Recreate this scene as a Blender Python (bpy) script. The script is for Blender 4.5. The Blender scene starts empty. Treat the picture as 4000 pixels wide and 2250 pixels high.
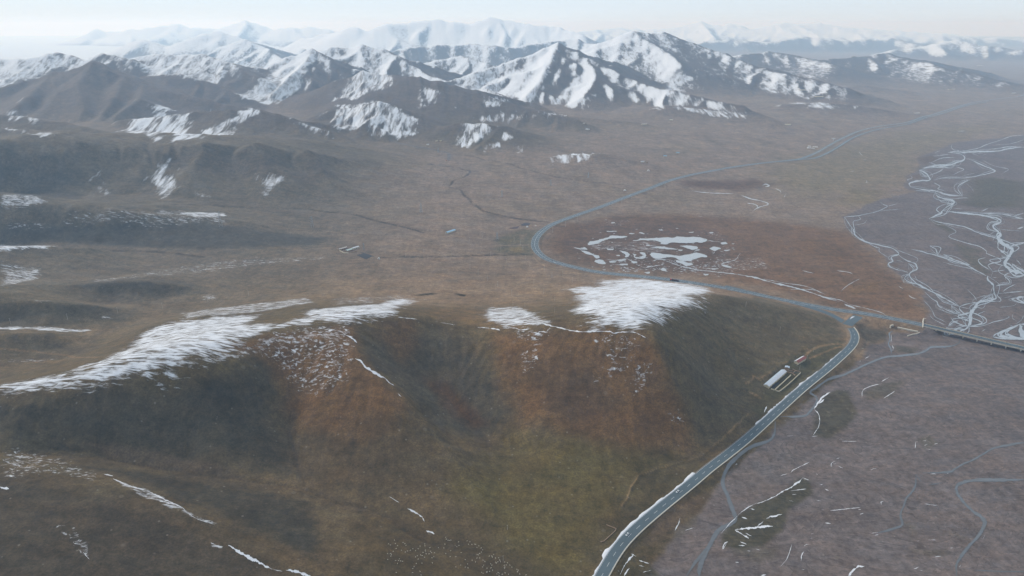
import bpy, bmesh, math, random
import numpy as np
from mathutils import Vector

random.seed(7)
rng = np.random.default_rng(7)
R = math.radians
scene = bpy.context.scene
C = scene.collection

# ------------------------------------------------------------------ camera
CAM_Z = 450.0
PITCH = 21.0
cam_d = bpy.data.cameras.new('camera')
cam_d.lens = 24.0
cam_d.sensor_width = 36.0
cam_d.clip_start = 1.0
cam_d.clip_end = 200000.0
cam = bpy.data.objects.new('camera', cam_d)
cam.location = (0, 0, CAM_Z)
cam.rotation_euler = (R(90 - PITCH), 0, 0)
C.objects.link(cam)
scene.camera = cam

# ------------------------------------------------------------------ sky, sun, exposure
SUN_EL, SUN_AZ = 31.0, -52.0          # azimuth measured from +Y towards +X
world = bpy.data.worlds.new('World')
scene.world = world
world.use_nodes = True
nt = world.node_tree
nt.nodes.clear()
w_out = nt.nodes.new('ShaderNodeOutputWorld')
w_bg = nt.nodes.new('ShaderNodeBackground')
w_sky = nt.nodes.new('ShaderNodeTexSky')
w_sky.sky_type = 'NISHITA'
w_sky.sun_disc = False
w_sky.sun_elevation = R(SUN_EL)
w_sky.sun_rotation = R(SUN_AZ)
w_sky.altitude = 3500
w_sky.air_density = 1.0
w_sky.dust_density = 1.0
w_sky.ozone_density = 1.0
w_mix = nt.nodes.new('ShaderNodeMix')
w_mix.data_type = 'RGBA'
w_mix.inputs[0].default_value = 0.84
w_mix.inputs[7].default_value = (5.5, 6.3, 7.25, 1)      # thin even overcast
nt.links.new(w_sky.outputs[0], w_mix.inputs[6])
nt.links.new(w_mix.outputs[2], w_bg.inputs[0])
w_bg.inputs[1].default_value = 0.10
nt.links.new(w_bg.outputs[0], w_out.inputs[0])

sun_d = bpy.data.lights.new('sun', 'SUN')
sun_d.energy = 2.3
sun_d.angle = R(10)
sun_d.color = (1.0, 0.95, 0.88)
sun = bpy.data.objects.new('sun', sun_d)
sv = Vector((math.sin(R(SUN_AZ)) * math.cos(R(SUN_EL)), math.cos(R(SUN_AZ)) * math.cos(R(SUN_EL)), math.sin(R(SUN_EL))))
sun.rotation_euler = sv.to_track_quat('Z', 'Y').to_euler()
C.objects.link(sun)

scene.view_settings.view_transform = 'Standard'
scene.view_settings.look = 'None'
scene.view_settings.exposure = 0.43
scene.view_settings.gamma = 1.0
scene.render.engine = 'CYCLES'
scene.cycles.use_denoising = True
scene.cycles.adaptive_threshold = .006
scene.cycles.max_bounces = 6
scene.cycles.volume_bounces = 4

# ------------------------------------------------------------------ pixel helpers (photo is 4000 x 2250)
FPX = 4000 * 24.0 / 36.0
SP, CP = math.sin(R(PITCH)), math.cos(R(PITCH))
def ray(px, py):
    u = (px - 2000) / FPX
    v = (1125 - py) / FPX
    return u, CP + v * SP, -SP + v * CP
def at_z(px, py, z):
    dx, dy, dz = ray(px, py)
    t = (z - CAM_Z) / dz
    return dx * t, dy * t, z
def at_y(px, py, Y):
    dx, dy, dz = ray(px, py)
    t = Y / dy
    return dx * t, Y, CAM_Z + dz * t

# ------------------------------------------------------------------ noise
def _h(ix, iy, seed):
    n = (ix.astype(np.uint32) * np.uint32(374761393) + iy.astype(np.uint32) * np.uint32(668265263) + np.uint32((seed * 2246822519) & 0xffffffff))
    n = (n ^ (n >> np.uint32(13))) * np.uint32(1274126177)
    n = n ^ (n >> np.uint32(16))
    return n
def gnoise(x, y, seed=0):
    xf = np.floor(x); yf = np.floor(y)
    ix = xf.astype(np.int64); iy = yf.astype(np.int64)
    fx = (x - xf).astype(np.float32); fy = (y - yf).astype(np.float32)
    ux = fx * fx * fx * (fx * (fx * 6 - 15) + 10)
    uy = fy * fy * fy * (fy * (fy * 6 - 15) + 10)
    def g(dx, dy):
        a = _h(ix + dx, iy + dy, seed).astype(np.float32) * np.float32(2 * math.pi / 4294967296.0)
        return np.cos(a) * (fx - dx) + np.sin(a) * (fy - dy)
    a = g(0, 0); b = g(1, 0); c = g(0, 1); d = g(1, 1)
    return (a + ux * (b - a)) * (1 - uy) + (c + ux * (d - c)) * uy * 1.0
def fbm(x, y, seed=0, oct=4, gain=0.5, lac=2.03):
    s = 0; a = 1.0; t = 0
    for o in range(oct):
        s = s + a * gnoise(x, y, seed + o * 17)
        t += a; a *= gain; x = x * lac + 13.7; y = y * lac - 7.1
    return s / t * 1.5
def ridged(x, y, seed=0, oct=4, gain=0.5):
    s = 0; a = 1.0; t = 0
    for o in range(oct):
        s = s + a * (1 - np.abs(gnoise(x, y, seed + o * 31)) * 2.2)
        t += a; a *= gain; x = x * 2.1 + 5.2; y = y * 2.1 + 1.3
    return s / t
def sstep(a, b, x):
    t = np.clip((x - a) / (b - a), 0, 1)
    return t * t * (3 - 2 * t)

# ------------------------------------------------------------------ terrain grid: rings round the drone's ground point, finer near
def geo(a, b, k):
    n = max(2, int(math.log(b / a) / k))
    return np.exp(np.linspace(math.log(a), math.log(b), n, endpoint=False))
rr = np.concatenate([np.array([1.0, 60.0, 120.0, 170.0]), geo(210, 330, .012), geo(330, 1500, .0034), geo(1500, 3000, .0038), geo(3000, 9000, .0048), geo(9000, 28000, .0085), geo(28000, 40000, .04), np.array([40000.0])])
th_d = np.concatenate([np.arange(-180, -60, 6.0), np.arange(-60, -40, .4), np.arange(-40, 40, .088), np.arange(40, 60, .4), np.arange(60, 180.1, 6.0)])
th = np.radians(th_d)
NR, NT = len(rr), len(th)
GX = rr[:, None] * np.sin(th)[None, :]
GY = rr[:, None] * np.cos(th)[None, :]
print('grid', NR, NT, NR * NT)

# control points (photo pixel x, y, height above the river plain)
CP_ = []
def cp(*pts):
    CP_.extend(pts)
def cline(pts, n=3):
    for a, b in zip(pts[:-1], pts[1:]):
        for i in range(n):
            t = i / n
            CP_.append(tuple(a[k] + (b[k] - a[k]) * t for k in range(3)))
    CP_.append(pts[-1])
# foreground hill: main crest and its east end
K_CREST = [(-500, 1590, 92), (0, 1535, 100), (390, 1500, 106), (780, 1420, 109), (1010, 1320, 106), (1350, 1262, 101), (1560, 1242, 93), (1700, 1258, 81), (1900, 1284, 73), (2100, 1292, 83), (2300, 1297, 92), (2540, 1298, 97)]
cline(K_CREST, 4)
cline([(2540, 1298, 97), (2650, 1228, 80), (2780, 1155, 55), (2950, 1180, 34), (3150, 1216, 16), (3260, 1245, 5)], 3)
cp((2640, 1120, 24), (2700, 1118, 22), (2780, 1135, 24), (2870, 1150, 21), (2960, 1166, 16), (3060, 1184, 11), (3160, 1205, 6))
# spur facing the camera at the east end
cline([(2580, 1400, 77), (2660, 1550, 45), (2720, 1690, 15)], 3)
cp((2900, 1300, 29), (3100, 1300, 10), (3000, 1450, 8), (2900, 1550, 6), (3200, 1350, 4), (2850, 1220, 42), (2780, 1350, 45), (2820, 1500, 17))
# far side of the crest
cp((2400, 1180, 49), (2200, 1200, 52), (2600, 1130, 33), (2400, 1075, 2), (2700, 1075, 3), (2250, 1120, 20), (2050, 1180, 35), (1850, 1235, 58), (1800, 1150, 20), (1600, 1150, 27), (1500, 1100, 18), (1300, 1140, 36), (1250, 1180, 48),
   (620, 1262, 72), (760, 1228, 66), (950, 1212, 60), (520, 1355, 80), (300, 1400, 66), (1150, 1190, 56), (0, 1490, 84), (150, 1460, 74), (1000, 1250, 84), (1450, 1190, 58))
# near face
cp((2300, 1500, 55), (2300, 1700, 22), (2300, 1850, 10), (2480, 1870, 6), (2650, 1800, 5), (2760, 1750, 5), (2950, 1610, 5), (2200, 2000, 8), (2330, 2180, 2), (2250, 2260, 2), (2100, 1450, 58), (2100, 1650, 27), (2100, 1850, 11), (2500, 1500, 56), (2500, 1700, 22),
   (1900, 1420, 58), (1950, 1550, 38), (2050, 2050, 9), (2400, 2000, 4), (2150, 2200, 6))
# gully below the saddle
cline([(1640, 1340, 70), (1700, 1480, 45), (1780, 1580, 30), (1870, 1670, 18), (2000, 1800, 9)], 3)
# long spur with its snow lip
cline([(1350, 1262, 101), (1400, 1380, 89), (1480, 1470, 76), (1590, 1560, 60), (1700, 1700, 40), (1850, 1900, 19), (1950, 2050, 12)], 3)
cp((1250, 1420, 86), (1250, 1550, 66), (1300, 1650, 53), (1400, 1800, 37), (1500, 1950, 23), (1550, 1420, 64), (1650, 1620, 40))
cline([(1110, 1450, 80), (1120, 1620, 50), (1150, 1750, 39), (1185, 1870, 30)], 3)
# dark slope and ravine on the left
cp((600, 1540, 92), (700, 1600, 77), (900, 1750, 53), (900, 1600, 72), (1000, 1450, 90), (400, 1650, 81), (100, 1620, 92), (250, 1720, 70))
cline([(-100, 1735, 74), (400, 1790, 58), (700, 1840, 46), (1000, 1885, 38), (1250, 1925, 30), (1500, 2000, 21), (1700, 2110, 13), (1850, 2150, 10), (2000, 2162, 8)], 2)
cline([(-100, 1765, 79), (300, 1850, 68), (600, 1950, 60), (850, 2050, 50), (1000, 2150, 43), (1200, 2260, 34)], 3)
cp((0, 2000, 76), (300, 2200, 63), (0, 2260, 71), (700, 2260, 49), (600, 2100, 56), (1500, 2150, 25), (1400, 2260, 24), (1700, 2260, 14), (1200, 2080, 32), (800, 1930, 45), (400, 1850, 62), (1900, 2260, 8), (0, 2600, 66), (900, 2700, 40), (1800, 2700, 6), (3000, 2700, 0), (4200, 2700, 0), (-700, 1900, 90), (-900, 2500, 85))
# river plain, fan and meadow
cp((3300, 1290, 2), (3600, 1500, 0), (3000, 1800, 0), (3500, 2000, 0), (4000, 2250, 0), (2600, 2250, 0), (4000, 1500, 0), (4000, 1200, 0), (3500, 900, 0), (4000, 700, 0), (3000, 1000, 1), (2700, 900, 2), (2400, 1000, 2), (2200, 950, 3), (2090, 960, 4),
   (3200, 700, 3), (3600, 550, 4), (4000, 520, 4), (2600, 750, 6), (3000, 600, 9), (3500, 450, 12), (3900, 420, 11), (2400, 750, 12), (2600, 600, 19), (2000, 800, 12), (1800, 900, 14), (1700, 1000, 13), (2000, 1060, 6), (1500, 950, 20), (1350, 1000, 19),
   (1800, 700, 24), (1600, 800, 23), (2200, 700, 18), (2000, 660, 28), (2500, 520, 34), (3000, 480, 24), (3300, 400, 24), (3700, 350, 18), (4000, 300, 16), (2200, 560, 38), (3000, 400, 40), (2700, 470, 40), (3600, 280, 26), (4200, 260, 20), (4400, 600, 2), (4600, 1300, 0), (2850, 1060, 2), (3100, 1140, 2), (2750, 1000, 1), (3100, 1600, 1), (2900, 1750, 1), (2700, 1900, 1), (2500, 2100, 1), (1500, 1050, 17), (1700, 1100, 14), (1250, 850, 26), (1450, 750, 28))
# finger ridges on the left
cline([(-400, 800, 116), (0, 803, 106), (330, 822, 89), (560, 837, 76), (870, 855, 57), (1100, 890, 33), (1250, 930, 21)], 3)
cline([(-300, 955, 60), (0, 945, 46), (350, 975, 37), (600, 990, 32), (800, 1003, 28), (1150, 1005, 22)], 2)
cp((650, 790, 57), (300, 790, 72), (950, 820, 38), (0, 775, 84), (-300, 770, 95))
cline([(-300, 962, 82), (0, 962, 74), (200, 966, 66), (420, 976, 50)], 2)
cp((0, 1090, 62), (400, 1075, 42), (800, 1070, 29), (1200, 1065, 21), (100, 1030, 66))
cline([(300, 1108, 56), (560, 1102, 49), (750, 1120, 36)], 2)
cp((400, 1185, 37), (650, 1180, 29), (900, 1130, 26))
cline([(-300, 1170, 90), (0, 1180, 78), (250, 1188, 65), (450, 1205, 47)], 2)
cp((0, 1280, 55), (300, 1285, 45), (550, 1240, 40), (-300, 1290, 64))
cline([(-200, 1298, 73), (0, 1300, 68), (220, 1312, 58)], 2)
cp((100, 1390, 52), (0, 1402, 57), (330, 1350, 48), (-300, 1420, 70))
# middle ridge
cline([(-400, 610, 170), (0, 592, 158), (200, 599, 147), (350, 592, 143), (600, 571, 144), (800, 557, 142), (1100, 571, 118), (1350, 616, 79), (1500, 680, 44), (1570, 720, 29)], 3)
cp((0, 740, 76), (200, 768, 65), (500, 768, 54), (700, 785, 46), (1000, 770, 40), (1300, 745, 32), (-300, 740, 86))
cp((0, 520, 118), (300, 540, 106), (560, 558, 98), (1400, 560, 50), (1600, 580, 40), (800, 540, 104))
pts = np.array([at_z(*p) for p in CP_])
# far anchors
anch = []
for ang in np.radians(np.arange(-180, 181, 15)):
    for rad, z in ((4200, 60), (7000, 60), (14000, 40), (33000, 30)):
        zz = z if math.degrees(ang) < 18 else 12
        anch.append((rad * math.sin(ang), rad * math.cos(ang), zz))
for ang in np.radians(list(range(-175, -50, 15)) + list(range(50, 176, 15))):
    for rad in (220, 600, 1300, 2400):
        if abs(math.degrees(ang)) > 100 or rad > 700:
            zz = 90 if ang < 0 else 0
            anch.append((rad * math.sin(ang), rad * math.cos(ang), zz))
pts = np.vstack([pts, np.array(anch)])
def lp(x, y):
    return np.log(np.hypot(x, y)), np.arctan2(x, y)
cu, ct = lp(pts[:, 0], pts[:, 1])
key = np.round(np.c_[cu, ct] * 400).astype(int)
_, keep = np.unique(key, axis=0, return_index=True)
keep = np.sort(keep)
cu, ct, cz = cu[keep], ct[keep], pts[keep, 2]
def tps(d2):
    return np.where(d2 > 1e-12, d2 * np.log(np.maximum(d2, 1e-12)) * 0.5, 0.0)
n = len(cu)
Km = tps((cu[:, None] - cu[None]) ** 2 + (ct[:, None] - ct[None]) ** 2) + np.eye(n) * 2e-5
Pm = np.c_[np.ones(n), cu, ct]
A = np.zeros((n + 3, n + 3)); A[:n, :n] = Km; A[:n, n:] = Pm; A[n:, :n] = Pm.T
wgt = np.linalg.solve(A, np.r_[cz, 0, 0, 0])
gu = np.linspace(math.log(150), math.log(40000), 420)
gt = np.concatenate([np.linspace(-math.pi, -.9, 30, endpoint=False), np.linspace(-.9, .9, 330, endpoint=False), np.linspace(.9, math.pi, 30)])
H0 = np.zeros((len(gu), len(gt)))
for i, u in enumerate(gu):
    d2 = (cu[None] - u) ** 2 + (ct[None] - gt[:, None]) ** 2
    H0[i] = tps(d2) @ wgt[:n] + wgt[n] + wgt[n + 1] * u + wgt[n + 2] * gt
def cubic_axis(src, xs, xq):
    i = np.clip(np.searchsorted(xs, xq) - 1, 0, len(xs) - 2)
    t = np.clip((xq - xs[i]) / (xs[i + 1] - xs[i]), 0, 1)[:, None]
    p0 = src[np.maximum(i - 1, 0)]; p1 = src[i]; p2 = src[i + 1]; p3 = src[np.minimum(i + 2, len(xs) - 1)]
    return 0.5 * (2 * p1 + (p2 - p0) * t + (2 * p0 - 5 * p1 + 4 * p2 - p3) * t * t + (3 * p1 - p0 - 3 * p2 + p3) * t ** 3)
tmp = cubic_axis(H0, gu, np.log(np.maximum(rr, 150)))
H = cubic_axis(tmp.T.copy(), gt, th).T.copy()
H = np.clip(H, -3, 200)

# ---- mountains: crests with spurs, joined by a smooth maximum
SEG = []                    # x0,y0,z0,x1,y1,z1,slope
def ridge(pl, slope=.5, spur=None, depth=0, sides=(1, -1), seed=0, base=40):
    """pl: list of (x, y, z). Adds the crest and side spurs falling from it."""
    rs = random.Random(seed * 131 + depth)
    for a, b in zip(pl[:-1], pl[1:]):
        SEG.append((*a, *b, slope * (.92 if spur and depth == 0 else 1.0)))
    if not spur:
        return
    step, length, drop = spur
    if depth == 0: step, length, drop = step * (.58 if pl[0][1] < 6500 else .45), length * (.98 if pl[0][1] < 6500 else .8), drop * .90
    acc = step * rs.uniform(.3, .7)
    for a, b in zip(pl[:-1], pl[1:]):
        dx, dy = b[0] - a[0], b[1] - a[1]
        L = math.hypot(dx, dy)
        while acc < L:
            t = acc / L
            p = (a[0] + dx * t, a[1] + dy * t, a[2] + (b[2] - a[2]) * t - 2)
            acc += step * rs.uniform(.65, 1.4)
            for s in sides:
                h = p[2] - base
                if h < 15 or rs.random() < .12:
                    continue
                ang = math.atan2(dy, dx) + s * math.pi / 2 + rs.uniform(-.55, .55) - s * .25
                ln = min(length * rs.uniform(.7, 1.25), h / drop)
                q = p; out = [p]; nseg = 4
                dr = drop * rs.uniform(.8, 1.2)
                for k in range(nseg):
                    ang += rs.uniform(-.28, .28)
                    st = ln / nseg
                    fall = dr * (1.0, 1.05, .95, .85)[k]
                    q = (q[0] + math.cos(ang) * st, q[1] + math.sin(ang) * st, q[2] - fall * st)
                    out.append(q)
                sub = (step * .62, length * .42, drop * 1.1) if depth == 0 else None
                ridge(out, slope * rs.uniform(.95, 1.2), sub, depth + 1, (1, -1), seed * 7 + int(acc) + (s > 0) * 3, base)
        acc -= L
def yremap(y):
    if y <= 2400: return y
    if y <= 7500: return 2400 + (y - 2400) * .62
    return 5562 + (y - 7500) * 1.12
def Y_(pl):
    w_ = [at_y(p[0], p[1], yremap(p[2])) for p in pl]
    if len(pl) < 5: return w_
    # jagged crest: midpoint displacement, always kept close to the drawn skyline
    r_ = random.Random(int(pl[0][0] * 3 + pl[-1][1])); out = [w_[0]]
    for a, b in zip(w_[:-1], w_[1:]):
        L = math.hypot(b[0] - a[0], b[1] - a[1]); n_ = 5 if L > 500 else 3
        sc = .0016 * .5 * (a[1] + b[1])
        for i in range(1, n_):
            t = i / n_
            out.append((a[0] + (b[0] - a[0]) * t + r_.uniform(-.06, .06) * L, a[1] + (b[1] - a[1]) * t + r_.uniform(-.07, .07) * L, a[2] + (b[2] - a[2]) * t + r_.uniform(-1, .55) * sc))
        out.append(b)
    return out

# near hills below the range
ridge(Y_([(480, 465, 2700), (760, 440, 2720), (1000, 428, 2700), (1130, 462, 2620), (1260, 505, 2520), (1420, 565, 2380)]), .36, (320, 330, .24), seed=1, base=60)
ridge(Y_([(1000, 428, 2700), (860, 520, 2480), (760, 560, 2390)]), .4, seed=2)
ridge(Y_([(-200, 330, 3500), (0, 340, 3600), (150, 305, 3750), (365, 242, 3800), (520, 318, 3650), (700, 368, 3500), (860, 405, 3350), (980, 420, 3250)]), .46, None, seed=3, base=90)
for k, pl in enumerate(([(365, 242, 3800), (300, 330, 3350), (330, 420, 2980), (300, 470, 2800)], [(480, 300, 3690), (450, 380, 3200), (390, 460, 2850)], [(560, 335, 3600), (545, 385, 3180), (450, 450, 2900)], [(200, 290, 3770), (110, 380, 3180), (50, 420, 3000)])):
    ridge(Y_(pl), .45, seed=20 + k)
ridge(Y_([(1180, 470, 3120), (1300, 430, 3140), (1485, 397, 3100), (1580, 455, 2980), (1680, 515, 2830)]), .38, (300, 300, .24), seed=4, base=50)
ridge(Y_([(1485, 397, 3100), (1430, 470, 2860), (1350, 520, 2700)]), .36, seed=5)
ridge(Y_([(1780, 482, 2820), (1880, 484, 2780), (1970, 492, 2740), (2060, 545, 2600), (2160, 610, 2420)]), .30, (240, 240, .2), seed=6, base=38)
ridge(Y_([(2170, 612, 2290), (2340, 602, 2300), (2440, 625, 2260), (2530, 655, 2190)]), .17, seed=7)
ridge(Y_([(1480, 330, 4000), (1600, 300, 4050), (1720, 322, 3900), (1880, 370, 3700), (2060, 420, 3500), (2260, 470, 3250)]), .36, (330, 420, .25), seed=8, base=50)
ridge(Y_([(1330, 310, 4300), (1420, 282, 4350), (1500, 290, 4300), (1600, 300, 4050)]), .42, (330, 400, .28), seed=9, base=60)
# spurs of the middle ridge running down to the plain
for k_, pl in enumerate(([(350, 592, 1900), (300, 660, 1800), (250, 735, 1700)], [(620, 571, 1895), (570, 650, 1800), (530, 725, 1700)], [(800, 557, 1905), (760, 640, 1800), (800, 735, 1690)], [(1000, 562, 1920), (1060, 650, 1830), (1100, 730, 1730)], [(1200, 588, 1960), (1250, 660, 1880), (1290, 715, 1800)], [(120, 596, 1880), (60, 670, 1780), (20, 725, 1700)])):
    ridge([at_y(*p) for p in pl], .33, seed=60 + k_)
# low hummocks on the fan below the range and olive fingers under the brown mountain
for k_, (pl, sl_) in enumerate((([(3060, 408, 3750), (3200, 400, 3750), (3350, 412, 3700), (3520, 438, 3600)], .2), ([(3230, 345, 4900), (3380, 333, 4900), (3560, 358, 4750)], .2), ([(2000, 430, 3200), (2150, 448, 3170), (2330, 462, 3120), (2500, 480, 3050)], .24), ([(2600, 412, 3420), (2750, 425, 3380), (2900, 445, 3300), (3000, 462, 3200)], .22), ([(-100, 440, 2350), (80, 455, 2330), (250, 480, 2280), (420, 520, 2150)], .34), ([(-100, 500, 2150), (100, 507, 2120), (300, 537, 2050)], .34), ([(2240, 400, 3600), (2380, 420, 3520), (2520, 450, 3350)], .3), ([(1900, 350, 3650), (2000, 385, 3480), (2090, 420, 3300)], .34), ([(1700, 400, 3300), (1790, 430, 3150), (1860, 455, 3020)], .34))):
    ridge([at_y(*p) for p in pl], sl_, seed=80 + k_)
# snowy hills behind the brown mountain
ridge(Y_([(-300, 240, 4900), (0, 228, 4900), (90, 232, 4850), (230, 203, 4950), (330, 236, 4800), (400, 210, 4900), (520, 232, 4800)]), .5, (380, 560, .36), seed=10, base=80)
ridge(Y_([(520, 225, 5000), (600, 214, 5050), (780, 213, 5000), (900, 243, 4800), (1000, 300, 4500)]), .42, (380, 560, .3), seed=11, base=90)
ridge(Y_([(560, 300, 4300), (700, 292, 4250), (840, 330, 4100), (940, 370, 3950)]), .45, (330, 300, .32), seed=12, base=100)
# main snowy peaks
ridge(Y_([(880, 345, 4700), (1000, 285, 4900), (1110, 232, 5150), (1215, 195, 5250), (1290, 235, 5050), (1340, 290, 4850), (1400, 345, 4600)]), .56, (380, 700, .38), seed=13, base=90)
ridge(Y_([(1215, 195, 5250), (1190, 270, 4800), (1150, 340, 4450), (1120, 400, 4150)]), .5, (420, 330, .3), seed=14, base=90)
ridge(Y_([(1240, 200, 6100), (1300, 185, 6150), (1420, 178, 6100), (1490, 188, 6000), (1580, 238, 5700), (1680, 300, 5300), (1800, 335, 5000)]), .52, (420, 650, .36), seed=15, base=80)
ridge(Y_([(1660, 345, 4900), (1850, 285, 5200), (2030, 225, 5500), (2180, 172, 5650), (2300, 225, 5350), (2420, 290, 4950), (2520, 330, 4700), (2700, 372, 4300), (2900, 410, 4000)]), .5, (400, 650, .34), seed=16, base=60)
ridge(Y_([(2180, 172, 5650), (2150, 240, 5150), (2110, 320, 4700), (2060, 370, 4400)]), .5, (420, 380, .3), seed=17, base=70)
ridge(Y_([(2300, 225, 5350), (2330, 300, 4800), (2290, 370, 4300)]), .45, (420, 300, .28), seed=18, base=60)
ridge(Y_([(2270, 200, 6900), (2380, 155, 7050), (2480, 123, 7100), (2590, 127, 7100), (2700, 168, 6900), (2850, 222, 6500), (2980, 262, 6100), (3120, 300, 5700), (3300, 340, 5300)]), .42, (480, 850, .27), seed=19, base=40)
ridge(Y_([(1560, 262, 6600), (1700, 238, 6700), (1800, 218, 6800), (1900, 250, 6500), (2000, 285, 6200)]), .5, (420, 500, .36), seed=30, base=80)
# right hand foothills
ridge(Y_([(2900, 212, 8200), (3000, 198, 8300), (3120, 220, 8100), (3280, 258, 7600)]), .3, (520, 600, .2), seed=31, base=15)
ridge(Y_([(3200, 235, 8000), (3330, 222, 8100), (3460, 208, 8200), (3560, 232, 7900), (3700, 268, 7400), (3850, 300, 6900), (3990, 330, 6500)]), .3, (480, 650, .2), seed=32, base=15)
ridge(Y_([(3500, 195, 11500), (3650, 172, 11600), (3740, 156, 11700), (3850, 178, 11400), (4000, 195, 11000), (4300, 200, 11000)]), .3, (700, 900, .2), seed=33, base=10)
# far ranges
ridge(Y_([(760, 235, 8800), (860, 185, 9100), (955, 150, 9200), (1040, 190, 9000), (1130, 235, 8600)]), .5, (600, 900, .36), seed=40, base=60)
ridge(Y_([(440, 195, 11000), (560, 152, 11200), (640, 185, 11000), (760, 140, 11300), (850, 118, 11500), (950, 152, 11300), (1060, 180, 11000), (1180, 190, 10500)]), .48, (700, 1100, .33), seed=41, base=40)
ridge(Y_([(1180, 150, 12500), (1290, 130, 12300), (1372, 104, 12000), (1430, 122, 11900), (1510, 92, 12000), (1610, 85, 12200), (1712, 74, 12300), (1775, 86, 12200), (1850, 92, 12200), (1915, 67, 12300), (2000, 80, 12200), (2090, 98, 12000), (2180, 104, 12000), (2280, 135, 11500)]), .52, (650, 1500, .36), seed=42, base=60)
ridge(Y_([(1450, 222, 8400), (1560, 190, 8700), (1690, 178, 8800), (1830, 170, 8900), (1980, 185, 8800), (2100, 168, 9000), (2220, 150, 9200), (2330, 170, 9000)]), .5, (600, 700, .38), seed=43, base=60)
ridge(Y_([(130, 172, 17000), (230, 165, 17000), (300, 150, 17000), (380, 113, 17200), (450, 122, 17200), (520, 114, 17000), (600, 105, 17000), (680, 93, 17200), (760, 108, 17000), (850, 112, 17200), (900, 98, 17400), (955, 77, 17500), (1000, 92, 17400), (1050, 112, 17300), (1130, 107, 17000), (1200, 104, 17200), (1290, 113, 17000)]), .5, (900, 1900, .3), seed=44, base=60)
ridge(Y_([(2180, 132, 17000), (2300, 118, 17500), (2420, 108, 18000), (2530, 116, 18000), (2640, 108, 18000), (2700, 92, 18200), (2740, 84, 18200), (2800, 98, 18000), (2850, 92, 18000), (2940, 112, 18000), (3060, 88, 18200), (3130, 92, 18200), (3200, 86, 18200), (3290, 104, 18000), (3400, 112, 18000), (3520, 120, 18000), (3650, 128, 18000), (3800, 142, 18000), (4000, 150, 18000), (4300, 155, 18000)]), .45, (800, 2600, .2), seed=45, base=30)
ridge(Y_([(2700, 170, 13500), (2850, 150, 13800), (3000, 160, 13600), (3150, 140, 14000), (3300, 155, 13800), (3480, 148, 14000), (3600, 170, 13500), (3800, 178, 13500)]), .42, (800, 1200, .28), seed=46, base=20)
print('segments', len(SEG))

wsc = np.clip(np.hypot(GX, GY) / 4500, .25, 3.0)
WX = GX + 15 * wsc * fbm(GX / (190 * wsc.clip(.6, 2)), GY / (190 * wsc.clip(.6, 2)), 3, 3)
WY = GY + 15 * wsc * fbm(GX / (190 * wsc.clip(.6, 2)) + 50, GY / (190 * wsc.clip(.6, 2)) - 31, 8, 3)
Hm = np.full(H.shape, -1000.0)
base_min = 0
for (x0, y0, z0, x1, y1, z1, sl) in SEG:
    reach = max(z0, z1) / (sl * .62) + 60
    xs0, xs1 = min(x0, x1) - reach, max(x0, x1) + reach
    ys0, ys1 = min(y0, y1) - reach, max(y0, y1) + reach
    cxx, cyy = (x0 + x1) / 2, (y0 + y1) / 2
    rad = math.hypot(x1 - x0, y1 - y0) / 2 + reach
    dist = math.hypot(cxx, cyy); a0 = math.atan2(cxx, cyy)
    r0, r1 = np.searchsorted(rr, [max(dist - rad, 1), dist + rad])
    if rad >= dist: c0, c1 = 0, NT
    else:
        da = math.asin(rad / dist)
        c0, c1 = np.searchsorted(th, [a0 - da, a0 + da])
    if r1 <= r0 or c1 <= c0: continue
    X = WX[r0:r1, c0:c1]; Yv = WY[r0:r1, c0:c1]
    ex, ey = x1 - x0, y1 - y0
    l2 = ex * ex + ey * ey + 1e-9
    t = np.clip(((X - x0) * ex + (Yv - y0) * ey) / l2, 0, 1)
    d = np.hypot(X - x0 - t * ex, Yv - y0 - t * ey)
    zr = z0 + (z1 - z0) * t
    hgt = np.maximum(zr, 20)
    q = d * sl
    # convex shoulder at the crest, concave towards the foot
    rnd = 0.018 * hgt
    c = zr - (np.sqrt(q * q + rnd * rnd) - rnd) * (1.12 - .32 * np.clip(q / (hgt + 1), 0, 1))
    k = 5 + .04 * hgt
    cur = Hm[r0:r1, c0:c1]
    hh = np.clip(.5 + .5 * (c - cur) / k, 0, 1)
    Hm[r0:r1, c0:c1] = cur * (1 - hh) + c * hh + k * hh * (1 - hh) * .5
mt = np.clip((Hm - H) / 60, 0, 1)
k = 18.0
hh = np.clip(.5 + .5 * (Hm - H) / k, 0, 1)
Hs = H * (1 - hh) + Hm * hh + k * hh * (1 - hh)
rel = np.clip(Hs - H, 0, 400)
RAD = np.hypot(GX, GY)
# erosion detail on the mountains
fs = np.clip(RAD / 4500, .5, 4)
er = ridged(WX / (230 * fs), WY / (230 * fs), 41, 3, .5)
Hs = Hs + (er - .45) * np.clip(rel, 0, 160) * .12
er2 = ridged(WX / 230, WY / 230, 141, 4, .5)
hillz = sstep(38, 85, H) * sstep(1050, 1400, RAD) * (1 - sstep(2500, 3200, RAD)) * (1 - mt)
Hs = Hs + (er2 - .5) * 15 * hillz
# soft relief everywhere, nearly none on the river plain
land = sstep(1.5, 14, H) + sstep(5, 25, rel)
land = np.clip(land, 0, 1)
near = np.exp(-RAD / 2600)
Hs = Hs + land * (fbm(GX / 120, GY / 120, 90, 4) * 2.6 * (1 - mt) + fbm(GX / 28, GY / 28, 95, 3) * .55 * near)
Hs = Hs + (1 - land) * fbm(GX / 35, GY / 35, 70, 3) * .35
far_fade = sstep(31000, 38000, RAD)
Hs = Hs * (1 - far_fade) + 0 * far_fade
HT = Hs

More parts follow.
